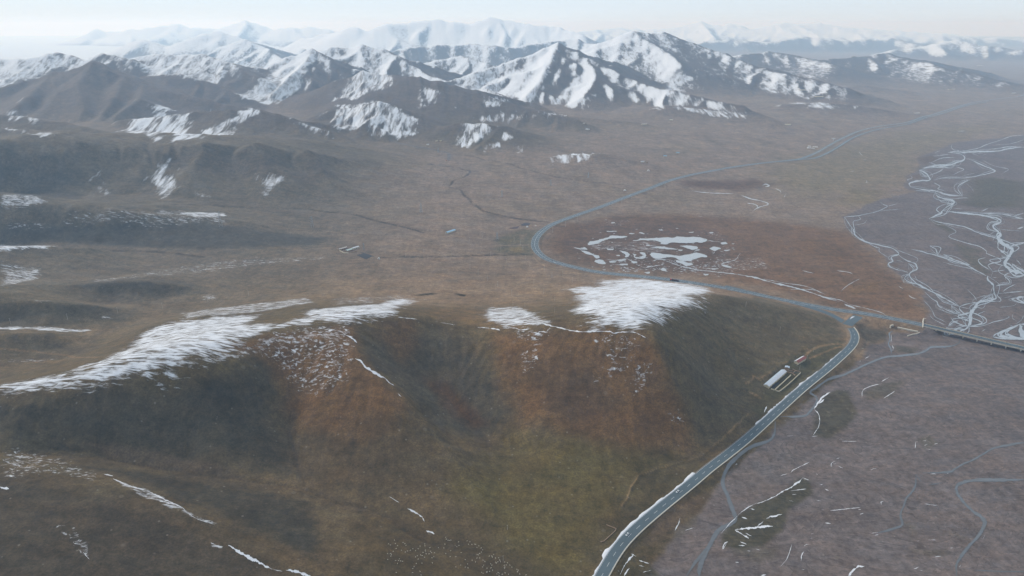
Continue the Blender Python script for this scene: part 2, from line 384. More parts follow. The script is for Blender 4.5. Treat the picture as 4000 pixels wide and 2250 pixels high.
# ------------------------------------------------------------------ rain erosion: droplets run down the slopes and cut rills and gullies
FLOW = np.zeros((NR, NT), np.float32)
def grid_sample(A_, fx, fy):
    ny_, nx_ = A_.shape
    ix = np.clip(fx.astype(np.int32), 0, nx_ - 2); iy = np.clip(fy.astype(np.int32), 0, ny_ - 2)
    u = np.clip(fx - ix, 0, 1); v = np.clip(fy - iy, 0, 1)
    return (A_[iy, ix] * (1 - u) + A_[iy, ix + 1] * u) * (1 - v) + (A_[iy + 1, ix] * (1 - u) + A_[iy + 1, ix + 1] * u) * v
def polar_sample(A_, x, y):
    u = np.hypot(x, y); t_ = np.arctan2(x, y)
    i = np.clip(np.searchsorted(rr, u) - 1, 0, NR - 2); j = np.clip(np.searchsorted(th, t_) - 1, 0, NT - 2)
    fu = (u - rr[i]) / (rr[i + 1] - rr[i]); ft = (t_ - th[j]) / (th[j + 1] - th[j])
    return (A_[i, j] * (1 - fu) + A_[i + 1, j] * fu) * (1 - ft) + (A_[i, j + 1] * (1 - fu) + A_[i + 1, j + 1] * fu) * ft
def erode(x0, x1, y0, y1, cell, batches, n_part, steps, Ke, Kc, seed, maxd, gain=1.0, zmin=4.0):
    global HT, FLOW
    r_ = np.random.default_rng(seed)
    nx_, ny_ = int((x1 - x0) / cell), int((y1 - y0) / cell)
    xs = x0 + np.arange(nx_) * cell; ys = y0 + np.arange(ny_) * cell
    X, Y = np.meshgrid(xs, ys)
    h0 = polar_sample(HT, X, Y); h = h0.copy() / cell
    # a little roughness so that water finds its own way
    h += r_.normal(0, .012, h.shape)
    fl = np.zeros(h.shape)
    for b_ in range(batches):
        px_ = r_.uniform(2, nx_ - 3, n_part); py_ = r_.uniform(2, ny_ - 3, n_part)
        dx_ = np.zeros(n_part); dy_ = np.zeros(n_part); sed = np.zeros(n_part); wat = np.ones(n_part); spd = np.ones(n_part)
        for s_ in range(steps):
            ix = px_.astype(np.int32); iy = py_.astype(np.int32); u = px_ - ix; v = py_ - iy
            a = h[iy, ix]; b = h[iy, ix + 1]; c = h[iy + 1, ix]; d = h[iy + 1, ix + 1]
            gx_ = (b - a) * (1 - v) + (d - c) * v; gy_ = (c - a) * (1 - u) + (d - b) * u
            ho = (a * (1 - u) + b * u) * (1 - v) + (c * (1 - u) + d * u) * v
            dx_ = dx_ * .35 - gx_ * .65; dy_ = dy_ * .35 - gy_ * .65
            L = np.hypot(dx_, dy_) + 1e-9
            dx_ /= L; dy_ /= L
            nxp = np.clip(px_ + dx_, 1, nx_ - 2.01); nyp = np.clip(py_ + dy_, 1, ny_ - 2.01)
            hn = grid_sample(h, nxp, nyp)
            dh = hn - ho
            cap = np.maximum(-dh, .004) * spd * wat * Kc
            dep = np.where(dh > 0, np.minimum(dh, sed), np.where(sed > cap, (sed - cap) * .25, 0))
            ero = np.where((dh <= 0) & (sed <= cap), np.minimum((cap - sed) * Ke, -dh), 0) * (ho * cell > zmin)
            amt = dep - ero
            sed -= amt
            base_ = iy * nx_ + ix
            dl_ = np.zeros(nx_ * ny_)
            for o_, w_ in ((0, (1 - u) * (1 - v)), (1, u * (1 - v)), (nx_, (1 - u) * v), (nx_ + 1, u * v)):
                dl_ += np.bincount(base_ + o_, amt * w_, nx_ * ny_)
            h += np.clip(dl_, -.02, .008).reshape(ny_, nx_)
            fl += np.bincount(base_, wat, nx_ * ny_).reshape(ny_, nx_)
            spd = np.sqrt(np.clip(spd * spd - dh * 4, .05, 4.0)); wat *= .985
            px_, py_ = nxp, nyp
    dlt = h * cell - h0
    dlt = np.where(dlt < 0, -maxd * np.tanh(-dlt / maxd), .35 * maxd * np.tanh(dlt / (.35 * maxd)))
    # soften the single-cell grooves
    k_ = np.array([.25, .5, .25])
    for ax in (0, 1):
        dlt = .25 * np.roll(dlt, 1, ax) + .5 * dlt + .25 * np.roll(dlt, -1, ax)
        fl = .25 * np.roll(fl, 1, ax) + .5 * fl + .25 * np.roll(fl, -1, ax)
    fl = np.log1p(fl); fl = np.clip((fl - np.median(fl)) / 3.0, 0, 1)
    ins = (GX > x0 + 3 * cell) & (GX < x1 - 4 * cell) & (GY > y0 + 3 * cell) & (GY < y1 - 4 * cell)
    gx_, gy_ = GX[ins], GY[ins]
    m_ = np.minimum.reduce([gx_ - x0, x1 - gx_, gy_ - y0, y1 - gy_]); m_ = sstep(0, 14 * cell, m_)
    HT[ins] += gain * m_ * grid_sample(dlt, (gx_ - x0) / cell, (gy_ - y0) / cell)
    FLOW[ins] = np.maximum(FLOW[ins], m_ * grid_sample(fl, (gx_ - x0) / cell, (gy_ - y0) / cell))


# ------------------------------------------------------------------ height lookup and pixel -> ground
lrr = np.log(rr)
def height(x, y):
    x = np.atleast_1d(np.asarray(x, float)); y = np.atleast_1d(np.asarray(y, float))
    u = np.log(np.maximum(np.hypot(x, y), 1.01)); t = np.arctan2(x, y)
    i = np.clip(np.searchsorted(lrr, u) - 1, 0, NR - 2)
    j = np.clip(np.searchsorted(th, t) - 1, 0, NT - 2)
    fu = np.clip((np.exp(u) - rr[i]) / (rr[i + 1] - rr[i]), 0, 1); ft = (t - th[j]) / (th[j + 1] - th[j])
    return (HT[i, j] * (1 - fu) + HT[i + 1, j] * fu) * (1 - ft) + (HT[i, j + 1] * (1 - fu) + HT[i + 1, j + 1] * fu) * ft
def hit(px, py, zmin=None):
    """ground point seen at a photo pixel"""
    dx, dy, dz = ray(px, py)
    ts = np.exp(np.linspace(math.log(300), math.log(30000), 2600))
    z = CAM_Z + dz * ts
    below = z < height(dx * ts, dy * ts)
    i = int(np.argmax(below)) if below.any() else len(ts) - 1
    a, b = ts[max(i - 1, 0)], ts[i]
    for _ in range(14):
        m = .5 * (a + b)
        if CAM_Z + dz * m < height(dx * m, dy * m)[0]: b = m
        else: a = m
    return dx * b, dy * b, CAM_Z + dz * b

def hit_many(qx, qy):
    qx, qy = np.asarray(qx, float), np.asarray(qy, float)
    dx = (qx - 2000) / FPX; v = (1125 - qy) / FPX; dy = CP + v * SP; dz = -SP + v * CP
    lo = np.full(len(qx), 300.0); hi = np.full(len(qx), 30000.0); done = np.zeros(len(qx), bool)
    ts = np.exp(np.linspace(math.log(300), math.log(12000), 700))
    for k0 in range(0, len(ts) - 1, 100):
        tk = ts[k0:k0 + 101]
        act = np.where(~done)[0]
        if not len(act): break
        b_ = (CAM_Z + dz[act][:, None] * tk) < height((dx[act][:, None] * tk).ravel(), (dy[act][:, None] * tk).ravel()).reshape(len(act), -1)
        any_ = b_.any(1); i_ = b_.argmax(1)
        w_ = act[any_]; ii_ = np.maximum(i_[any_], 1)
        lo[w_] = tk[ii_ - 1]; hi[w_] = tk[ii_]; done[w_] = True
    for _ in range(12):
        m_ = .5 * (lo + hi); b_ = CAM_Z + dz * m_ < height(dx * m_, dy * m_)
        hi = np.where(b_, m_, hi); lo = np.where(b_, lo, m_)
    return np.c_[dx * hi, dy * hi, CAM_Z + dz * hi]

# ------------------------------------------------------------------ sharpen the spurs and gullies, then let the rain work
def _line_window(w_, m_):
    xs = [p[0] for p in w_]; ys = [p[1] for p in w_]
    cx_, cy_ = (min(xs) + max(xs)) / 2, (min(ys) + max(ys)) / 2
    rad = math.hypot(max(xs) - min(xs), max(ys) - min(ys)) / 2 + m_
    dist = math.hypot(cx_, cy_); a0 = math.atan2(cx_, cy_)
    i0, i1 = np.searchsorted(rr, [max(dist - rad, 1), dist + rad])
    da = math.asin(min(.999, rad / dist)); j0, j1 = np.searchsorted(th, [a0 - da, a0 + da])
    return slice(i0, i1), slice(j0, j1)
def shape_line(px_pts, amount, slope_, k_=1.6, world=False):
    """amount > 0 raises a crest along the line, < 0 cuts a V-shaped gully"""
    w_ = list(px_pts) if world else [hit(*p) for p in px_pts]
    sl = _line_window(w_, abs(amount) / slope_ * 3 + 40)
    X = GX[sl]; Y = GY[sl]
    X = X + 2.5 * fbm(X / 22, Y / 22, 811, 2); Y = Y + 2.5 * fbm(X / 22 + 7, Y / 22, 812, 2)
    best = None
    n_seg = len(w_) - 1
    for k, (a, b) in enumerate(zip(w_[:-1], w_[1:])):
        ex, ey = b[0] - a[0], b[1] - a[1]
        t = np.clip(((X - a[0]) * ex + (Y - a[1]) * ey) / (ex * ex + ey * ey + 1e-9), 0, 1)
        d = np.hypot(X - a[0] - t * ex, Y - a[1] - t * ey)
        s_ = (k + t) / n_seg
        amp = abs(amount) * np.clip(np.minimum(s_, 1 - s_) * 5 + .15, 0, 1)
        c = np.maximum(amp - d * slope_, 0)
        best = c if best is None else np.maximum(best, c)
    HT[sl] += math.copysign(1, amount) * (np.sqrt(best * best + .04) - .2) * 1.0
for pl_, am_, sl_ in (([(1350, 1268), (1400, 1385), (1480, 1475), (1590, 1565), (1700, 1705), (1850, 1900), (1950, 2045)], 4.0, .22), ([(2545, 1305), (2580, 1402), (2660, 1552), (2720, 1690)], 4.0, .28),
     
    ([(1640, 1345), (1700, 1485), (1780, 1585), (1870, 1675), (1990, 1790)], -6.0, .20), ([(1115, 1460), (1120, 1620), (1150, 1750), (1185, 1865)], -4.5, .28), 
    ([(500, 1560), (640, 1700), (760, 1840)], -3.5, .18), ([(820, 1500), (920, 1650), (990, 1850)], -3.0, .18), ([(250, 1600), (380, 1700), (480, 1790)], -3.0, .18), ([(660, 1530), (790, 1690), (880, 1840)], 2.5, .14), ([(2820, 1230), (2860, 1340), (2900, 1480)], -2.0, .10),
    ([(0, 1742), (400, 1794), (700, 1844), (1000, 1889), (1250, 1929), (1500, 2004), (1700, 2114), (1850, 2154)], -3.5, .30), ([(0, 1772), (300, 1856), (600, 1956), (850, 2056), (1000, 2156), (1150, 2230)], 2.5, .22),
    ([(0, 808), (330, 828), (560, 843), (870, 861), (1100, 895)], 4.0, .16), ([(0, 598), (200, 604), (350, 597), (600, 577), (800, 563), (1100, 577), (1350, 622)], 4.0, .16), ([(0, 1186), (250, 1194), (450, 1211)], 5.0, .22), ([(0, 1306), (220, 1318)], 4.0, .22), ([(300, 1113), (560, 1107), (750, 1125)], 5.0, .22), ([(0, 968), (200, 972), (420, 981)], 5.0, .22),
    ([(470, 600), (440, 680), (400, 750)], -6.0, .12), ([(700, 590), (680, 670), (650, 760)], -6.0, .12), ([(910, 590), (920, 670), (960, 750)], -6.0, .12), ([(1130, 610), (1180, 680), (1210, 735)], -6.0, .2), ([(220, 620), (170, 690), (120, 745)], -6.0, .12)):
    shape_line(pl_, am_, sl_)
erode(-4600, 4800, 2300, 7600, 11.0, 4, 75000, 48, .26, 1.7, 1, 40.0, 1.35, 30)
erode(-7000, 9000, 6200, 17500, 30.0, 2, 50000, 40, .25, 1.6, 2, 60.0, 1.3, 60)
erode(-1900, 600, 1000, 2500, 5.0, 3, 45000, 45, .25, 1.5, 3, 12.0, 1.3, 18)
erode(-760, 560, 380, 1180, 2.6, 3, 50000, 55, .24, 1.5, 4, 5.0, 1.15, 8)

# ------------------------------------------------------------------ crops of the photo -> photo pixels
def crop(ox, oy, s, pts):
    return [(ox + p[0] / s, oy + p[1] / s) for p in pts]
c1 = lambda p: crop(0, 0, 1.834, p)
c2 = lambda p: crop(1300, 0, 1.834, p)
c3 = lambda p: crop(2600, 0, 1.834, p)
c4 = lambda p: crop(0, 700, 1.834, p)
c5 = lambda p: crop(1300, 700, 1.834, p)
c6 = lambda p: crop(2600, 700, 1.834, p)
c7 = lambda p: crop(0, 1460, 1.288, p)
c8 = lambda p: crop(2000, 1460, 1.288, p)
d2 = lambda p: crop(900, 1100, 3.22, p)
d3 = lambda p: crop(1700, 1050, 3.22, p)
d4 = lambda p: crop(2100, 850, 3.22, p)
d5 = lambda p: crop(3200, 500, 3.22, p)
d6 = lambda p: crop(3200, 900, 3.22, p)
e3 = lambda p: crop(3200, 1200, 3.22, p)
e4 = lambda p: crop(2280, 1780, 3.083, p)
e1 = lambda p: crop(2880, 1340, 5.795, p)
e7 = lambda p: crop(1550, 500, 4.527, p)
g7 = lambda p: crop(2700, 1700, 2.634, p)
g8 = lambda p: crop(3300, 1700, 2.634, p)
def world_pts(pts):
    return [hit(*p) for p in pts]

# ------------------------------------------------------------------ masks on the terrain grid
def window(x0, x1, y0, y1):
    cxx, cyy = (x0 + x1) / 2, (y0 + y1) / 2
    rad = math.hypot(x1 - x0, y1 - y0) / 2
    dist = math.hypot(cxx, cyy); a0 = math.atan2(cxx, cyy)
    i0, i1 = np.searchsorted(rr, [max(dist - rad, 1), dist + rad])
    if rad >= dist: return slice(i0, i1), slice(0, NT)
    da = math.asin(rad / dist)
    j0, j1 = np.searchsorted(th, [a0 - da, a0 + da])
    return slice(i0, i1), slice(j0, j1)
def seg_dist(X, Y, pl, closed=False):
    d = np.full(X.shape, 1e9); tt = np.zeros(X.shape)
    ps = list(pl) + ([pl[0]] if closed else [])
    for k, (a, b) in enumerate(zip(ps[:-1], ps[1:])):
        ex, ey = b[0] - a[0], b[1] - a[1]
        t = np.clip(((X - a[0]) * ex + (Y - a[1]) * ey) / (ex * ex + ey * ey + 1e-9), 0, 1)
        dd = np.hypot(X - a[0] - t * ex, Y - a[1] - t * ey)
        m = dd < d
        d = np.where(m, dd, d); tt = np.where(m, k + t, tt)
    return d, tt
def poly_mask(pts, feather, wob=0.0, wobs=20.0, px=True):
    w = world_pts(pts) if px else pts
    xs = [p[0] for p in w]; ys = [p[1] for p in w]
    sl = window(min(xs) - feather - wob, max(xs) + feather + wob, min(ys) - feather - wob, max(ys) + feather + wob)
    X, Y = GX[sl], GY[sl]
    if X.size == 0:
        return sl, np.zeros(X.shape)
    ins = np.zeros(X.shape, bool)
    for a, b in zip(w, w[1:] + w[:1]):
        cond = ((a[1] > Y) != (b[1] > Y))
        xi = a[0] + (Y - a[1]) / ((b[1] - a[1]) if abs(b[1] - a[1]) > 1e-9 else 1e-9) * (b[0] - a[0])
        ins ^= cond & (X < xi)
    d, _ = seg_dist(X, Y, w, True)
    sd = np.where(ins, d, -d)
    if wob:
        sd = sd + wob * fbm(X / wobs, Y / wobs, 5, 4)
    return sl, sstep(-feather, feather, sd)
def line_mask(pts, width, soft, px=True, wob=0.0):
    w = world_pts(pts) if px else pts
    xs = [p[0] for p in w]; ys = [p[1] for p in w]
    m = width + soft + wob
    sl = window(min(xs) - m, max(xs) + m, min(ys) - m, max(ys) + m)
    X, Y = GX[sl], GY[sl]
    if X.size == 0:
        return sl, np.zeros(X.shape)
    if wob:
        X = X + wob * fbm(X / 25, Y / 25, 61, 2); Y = Y + wob * fbm(X / 25 + 9, Y / 25, 62, 2)
    d, _ = seg_dist(X, Y, w)
    return sl, 1 - sstep(width, width + soft, d)

# ------------------------------------------------------------------ roads: centre lines and grading
def catmull(pts, step):
    P = [np.array(p, float) for p in pts]
    P = [2 * P[0] - P[1]] + P + [2 * P[-1] - P[-2]]
    out = []
    for i in range(1, len(P) - 2):
        L = np.linalg.norm(P[i + 1][:2] - P[i][:2])
        n = max(2, int(L / step))
        for k in range(n):
            t = k / n
            out.append(.5 * (2 * P[i] + (P[i + 1] - P[i - 1]) * t + (2 * P[i - 1] - 5 * P[i] + 4 * P[i + 1] - P[i + 2]) * t * t + (3 * P[i] - P[i - 1] - 3 * P[i + 1] + P[i + 2]) * t ** 3))
    out.append(P[-2])
    return np.array(out)
def resample(pl, step):
    pl = np.asarray(pl, float)
    s = np.r_[0, np.cumsum(np.hypot(np.diff(pl[:, 0]), np.diff(pl[:, 1])))]
    n = max(2, int(s[-1] / step) + 1)
    q = np.linspace(0, s[-1], n)
    return np.c_[[np.interp(q, s, pl[:, k]) for k in range(pl.shape[1])]].T
def smooth(a, n):
    k = np.ones(2 * n + 1) / (2 * n + 1)
    return np.convolve(np.pad(a, n, mode='edge'), k, 'valid')
def road_line(px, lift, step=4.0, zfix=None):
    w = [at_z(p[0], p[1], zfix) if zfix is not None else hit(*p) for p in px]
    c = catmull(w, step)
    c = resample(c, step)
    for _ in range(2):
        c[1:-1, 0] = smooth(c[:, 0], 3)[1:-1]; c[1:-1, 1] = smooth(c[:, 1], 3)[1:-1]
    if zfix is None:
        z = height(c[:, 0], c[:, 1])
        c[:, 2] = smooth(smooth(z, 18), 12) + lift
    else:
        c[:, 2] = zfix
    return c
NEAR_PX = [(1960, 3200), (2080, 2860), (2190, 2580), (2280, 2390), (2315, 2320), (2350, 2250), (2387, 2185), (2423, 2130), (2462, 2088), (2507, 2046), (2565, 1997), (2624, 1949), (2702, 1887), (2766, 1832), (2831, 1783), (2932, 1701), (3056, 1588), (3139, 1514), (3234, 1438), (3275, 1402), (3303, 1376), (3324, 1355), (3338, 1333), (3341, 1314), (3334, 1293), (3318, 1274), (3299, 1260), (3278, 1247), (3256, 1234), (3215, 1219), (3145, 1199), (3036, 1174), (2927, 1152), (2830, 1132)]
MAIN_PX = [(4300, 1441), (4000, 1375), (3759, 1322), (3604, 1286), (3511, 1266), (3417, 1247), (3349, 1233), (3247, 1213), (3145, 1189), (3036, 1163), (2927, 1141), (2818, 1120), (2709, 1103), (2600, 1092), (2500, 1083), (2336, 1066), (2227, 1043), (2150, 1021), (2107, 994), (2089, 966), (2093, 934), (2118, 904), (2161, 877), (2254, 842), (2363, 804), (2500, 752), (2609, 709), (2709, 683), (2845, 657), (2982, 638), (3102, 626), (3145, 616), (3200, 592), (3282, 545), (3363, 511), (3445, 493), (3554, 476), (3663, 442), (3772, 409), (3854, 393), (3936, 383), (4000, 371), (4150, 345)]
EAST_PX = [(3102, 627), (3150, 623), (3195, 615), (3254, 587), (3336, 538), (3407, 512), (3472, 498), (3554, 483), (3690, 441), (3772, 413), (3860, 397)]
near_c = road_line(NEAR_PX, 0, zfix=3.0)
main_c = road_line(MAIN_PX, 1.4)
# the bridge end stays level above the river
brk = at_z(3604, 1286, 3.5)
bi = int(np.argmin(np.hypot(main_c[:, 0] - brk[0], main_c[:, 1] - brk[1])))
z_main = main_c[:, 2].copy()
lvl = 4.2
fade = np.clip((np.arange(len(main_c)) - bi) / 120.0, 0, 1); fade = fade * fade * (3 - 2 * fade)
main_c[:, 2] = lvl * (1 - fade) + np.maximum(z_main, 3.0) * fade
# near road climbs to meet the main road at its far end
dm = np.array([np.hypot(main_c[:, 0] - p[0], main_c[:, 1] - p[1]).min() for p in near_c])
zi = np.array([main_c[np.argmin(np.hypot(main_c[:, 0] - p[0], main_c[:, 1] - p[1])), 2] for p in near_c])
bl = 1 - sstep(12, 60, dm)
near_c[:, 2] = near_c[:, 2] * (1 - bl) + (zi - .02) * bl
near_c[:, 2] = smooth(near_c[:, 2], 8)
east_c = road_line(EAST_PX, 1.3)
link_c = road_line([(3309, 1270), (3330, 1252), (3352, 1235)], 0, zfix=3.6)

def grade(c, half, shoulder, sink=.12, slope=.45):
    """shape the ground to carry a road"""
    global HT
    xs, ys = c[:, 0], c[:, 1]
    step = 40
    for k in range(0, len(c) - 1, step):
        seg = c[k:k + step + 1]
        m = half + shoulder + 18
        sl = window(seg[:, 0].min() - m, seg[:, 0].max() + m, seg[:, 1].min() - m, seg[:, 1].max() + m)
        X, Y = GX[sl], GY[sl]
        if X.size == 0: continue
        d, t = seg_dist(X, Y, seg[::4] if len(seg) > 8 else seg)
        zz = seg[np.clip((t * (4 if len(seg) > 8 else 1)).astype(int), 0, len(seg) - 1), 2] - sink
        o = np.maximum(d - half - shoulder, 0)
        h = HT[sl]
        lim_hi = zz + o * slope * 1.6
        lim_lo = zz - o * slope
        g = np.clip(h, lim_lo, lim_hi)
        HT[sl] = np.where(d < m, g, h)
bridge_part = main_c[:bi + 1]
grade(main_c[bi:], 8.2, 2.5)
grade(near_c, 6.2, 1.8)
grade(east_c, 5.6, 2.0)
grade(link_c, 7.5, 2.0)

# small landforms: carved channels, banks
def carve(pts, width, depth, soft=None, wob=3.0):
    sl, m = line_mask(pts, width, soft or width * 1.2, wob=wob)
    HT[sl] -= depth * m
RAVINE = c7([(150, 330), (480, 400), (700, 460), (950, 495), (1200, 535), (1400, 560), (1550, 590), (1680, 650), (1850, 680), (1980, 740), (2100, 830), (2250, 885), (2400, 895), (2576, 900)])
V1 = c7([(1460, 190), (1455, 260), (1470, 330), (1490, 420), (1510, 500), (1530, 560)])
GUL_A = e7([(560, 640), (760, 670), (960, 690), (1150, 730), (1290, 760), (1300, 800), (1200, 870), (1000, 940), (920, 1050), (1150, 1100), (1180, 1190), (1290, 1260), (1330, 1330), (1460, 1420)]) + c5([(1080, 230), (1200, 260), (1350, 290), (1550, 310)])
GUL_B = e7([(1200, 480), (1350, 500), (1560, 570), (1800, 600), (2050, 650), (2150, 700), (2490, 790)]) + c2([(1600, 1270), (1850, 1305), (2150, 1330)])
GUL_C = c5([(340, 565), (560, 560), (800, 555), (1000, 550), (1250, 543), (1400, 538)])
GUL_D = c4([(1220, 180), (1500, 185), (1800, 205), (2200, 215), (2568, 260)]) + c5([(150, 250), (300, 300), (520, 345), (650, 385)])
GUL_E = c4([(400, 490), (800, 515), (1100, 520), (1300, 540), (1460, 558)])
GUL_F = c5([(570, 835), (700, 825), (760, 815), (850, 815), (940, 835)])
GUL_G = c4([(690, 1340), (800, 1295), (880, 1230), (960, 1160), (990, 1110)])
carve(RAVINE, .6, 1.2, 3.5); carve(V1, 1.0, 1.0, 4.0)
for g_ in (GUL_A, GUL_B, GUL_C, GUL_D, GUL_E, GUL_F): carve(g_, 1.5, 1.8, 3.0)
BANKS = [e1([(130, 1055), (220, 1060), (350, 1120), (450, 1180), (530, 1225)]), e1([(365, 775), (430, 780), (500, 820), (575, 865)]), e1([(570, 795), (660, 740), (740, 690), (830, 620), (925, 575)]), e1([(1040, 490), (1110, 470), (1180, 430)]), e1([(1120, 255), (1220, 265), (1335, 290)]), e1([(1430, 165), (1520, 140), (1610, 130)]), e1([(205, 900), (330, 870), (400, 800)])]
for b_ in BANKS:
    sl, m = line_mask(b_, .8, 3.5, wob=2.0); HT[sl] += 1.8 * m
SCARP = c8([(560, 660), (600, 580), (640, 510), (760, 470), (900, 440), (960, 410), (1010, 370), (1110, 280), (1190, 200)])
sl, m = line_mask(SCARP, .6, 3.0, wob=1.5); HT[sl] += .9 * m

# ------------------------------------------------------------------ colour and snow fields (albedo, with some slope shade painted in)
def srgb(r, g, b):
    f = lambda c: (c / 255 / 12.92) if c / 255 <= .04045 else ((c / 255 + .055) / 1.055) ** 2.4
    return np.array([f(r), f(g), f(b)])
N1 = fbm(GX / 260, GY / 260, 201, 4); N2 = fbm(GX / 70, GY / 70, 211, 4); N3 = fbm(GX / 900, GY / 900, 221, 3)
PLAIN = np.array([.256, .188, .138]); RUST = np.array([.160, .096, .050]); OLIVE = np.array([.116, .096, .040])
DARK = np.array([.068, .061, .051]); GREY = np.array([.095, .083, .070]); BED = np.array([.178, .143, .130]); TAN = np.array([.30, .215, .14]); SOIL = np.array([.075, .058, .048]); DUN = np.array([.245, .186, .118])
ALB = np.tile(PLAIN, (NR, NT, 1)).astype(np.float32)
def paint(sl, m, col, k=1.0):
    mm = (m * k)[..., None]
    ALB[sl] = ALB[sl] * (1 - mm) + col * mm
full = (slice(0, NR), slice(0, NT))
forehill = (1 - sstep(900, 1100, RAD)) * (1 - sstep(420, 560, GX))
paint(full, sstep(-.1, .5, N1) * .35, DUN)
paint(full, sstep(.1, .6, N2 + .4 * N1) * .30, SOIL)
relh = np.clip(HT - 25, 0, 200)
paint(full, sstep(30, 75, HT) * (1 - sstep(2600, 3600, RAD)) * (.55 + .4 * N1), OLIVE * .85)
paint(full, mt * .8, np.array([.105, .078, .062]) * (1 + .25 * N2[..., None]))
paint(full, hillz * .5, np.array([.135, .105, .078]))
BED_POLY = [(4500, 470)] + d5([(2576, 85), (2300, 125), (1950, 155), (1700, 180), (1600, 240), (1450, 290), (1230, 370), (1260, 460), (1230, 540), (1110, 600), (1060, 740), (1130, 780), (1240, 795), (800, 890), (600, 960), (530, 1010), (300, 1115)]) + d6([(340, -20), (430, 30), (600, 150), (740, 250), (870, 400), (900, 480), (1060, 600), (1250, 720), (1330, 780), (1300, 880), (1380, 1000), (1360, 1090), (1300, 1240)]) + [(3560, 1300), (3490, 1300), (3470, 1330), (3400, 1345), (3370, 1400), (3310, 1440), (3215, 1515), (3075, 1640), (2960, 1745), (2870, 1830), (2800, 1890), (2740, 1990), (2650, 2080), (2570, 2160), (2500, 2300), (2400, 2600), (2250, 3200), (5200, 3200), (4800, 1000)]
BEDM = np.zeros((NR, NT), np.float32)
sl, m = poly_mask(BED_POLY, 4.0, 7.0, 30.0)
BEDM[sl] = m
leftg = sstep(-150, -500, GX) * sstep(700, 900, GY) * (1 - sstep(1700, 2200, GY))
paint(full, leftg * .75, np.array([.138, .114, .080]) * (1 + .2 * N2[..., None]))
paint(full, forehill * .85, np.array([.112, .088, .056]) * (1 + .2 * N2[..., None]))
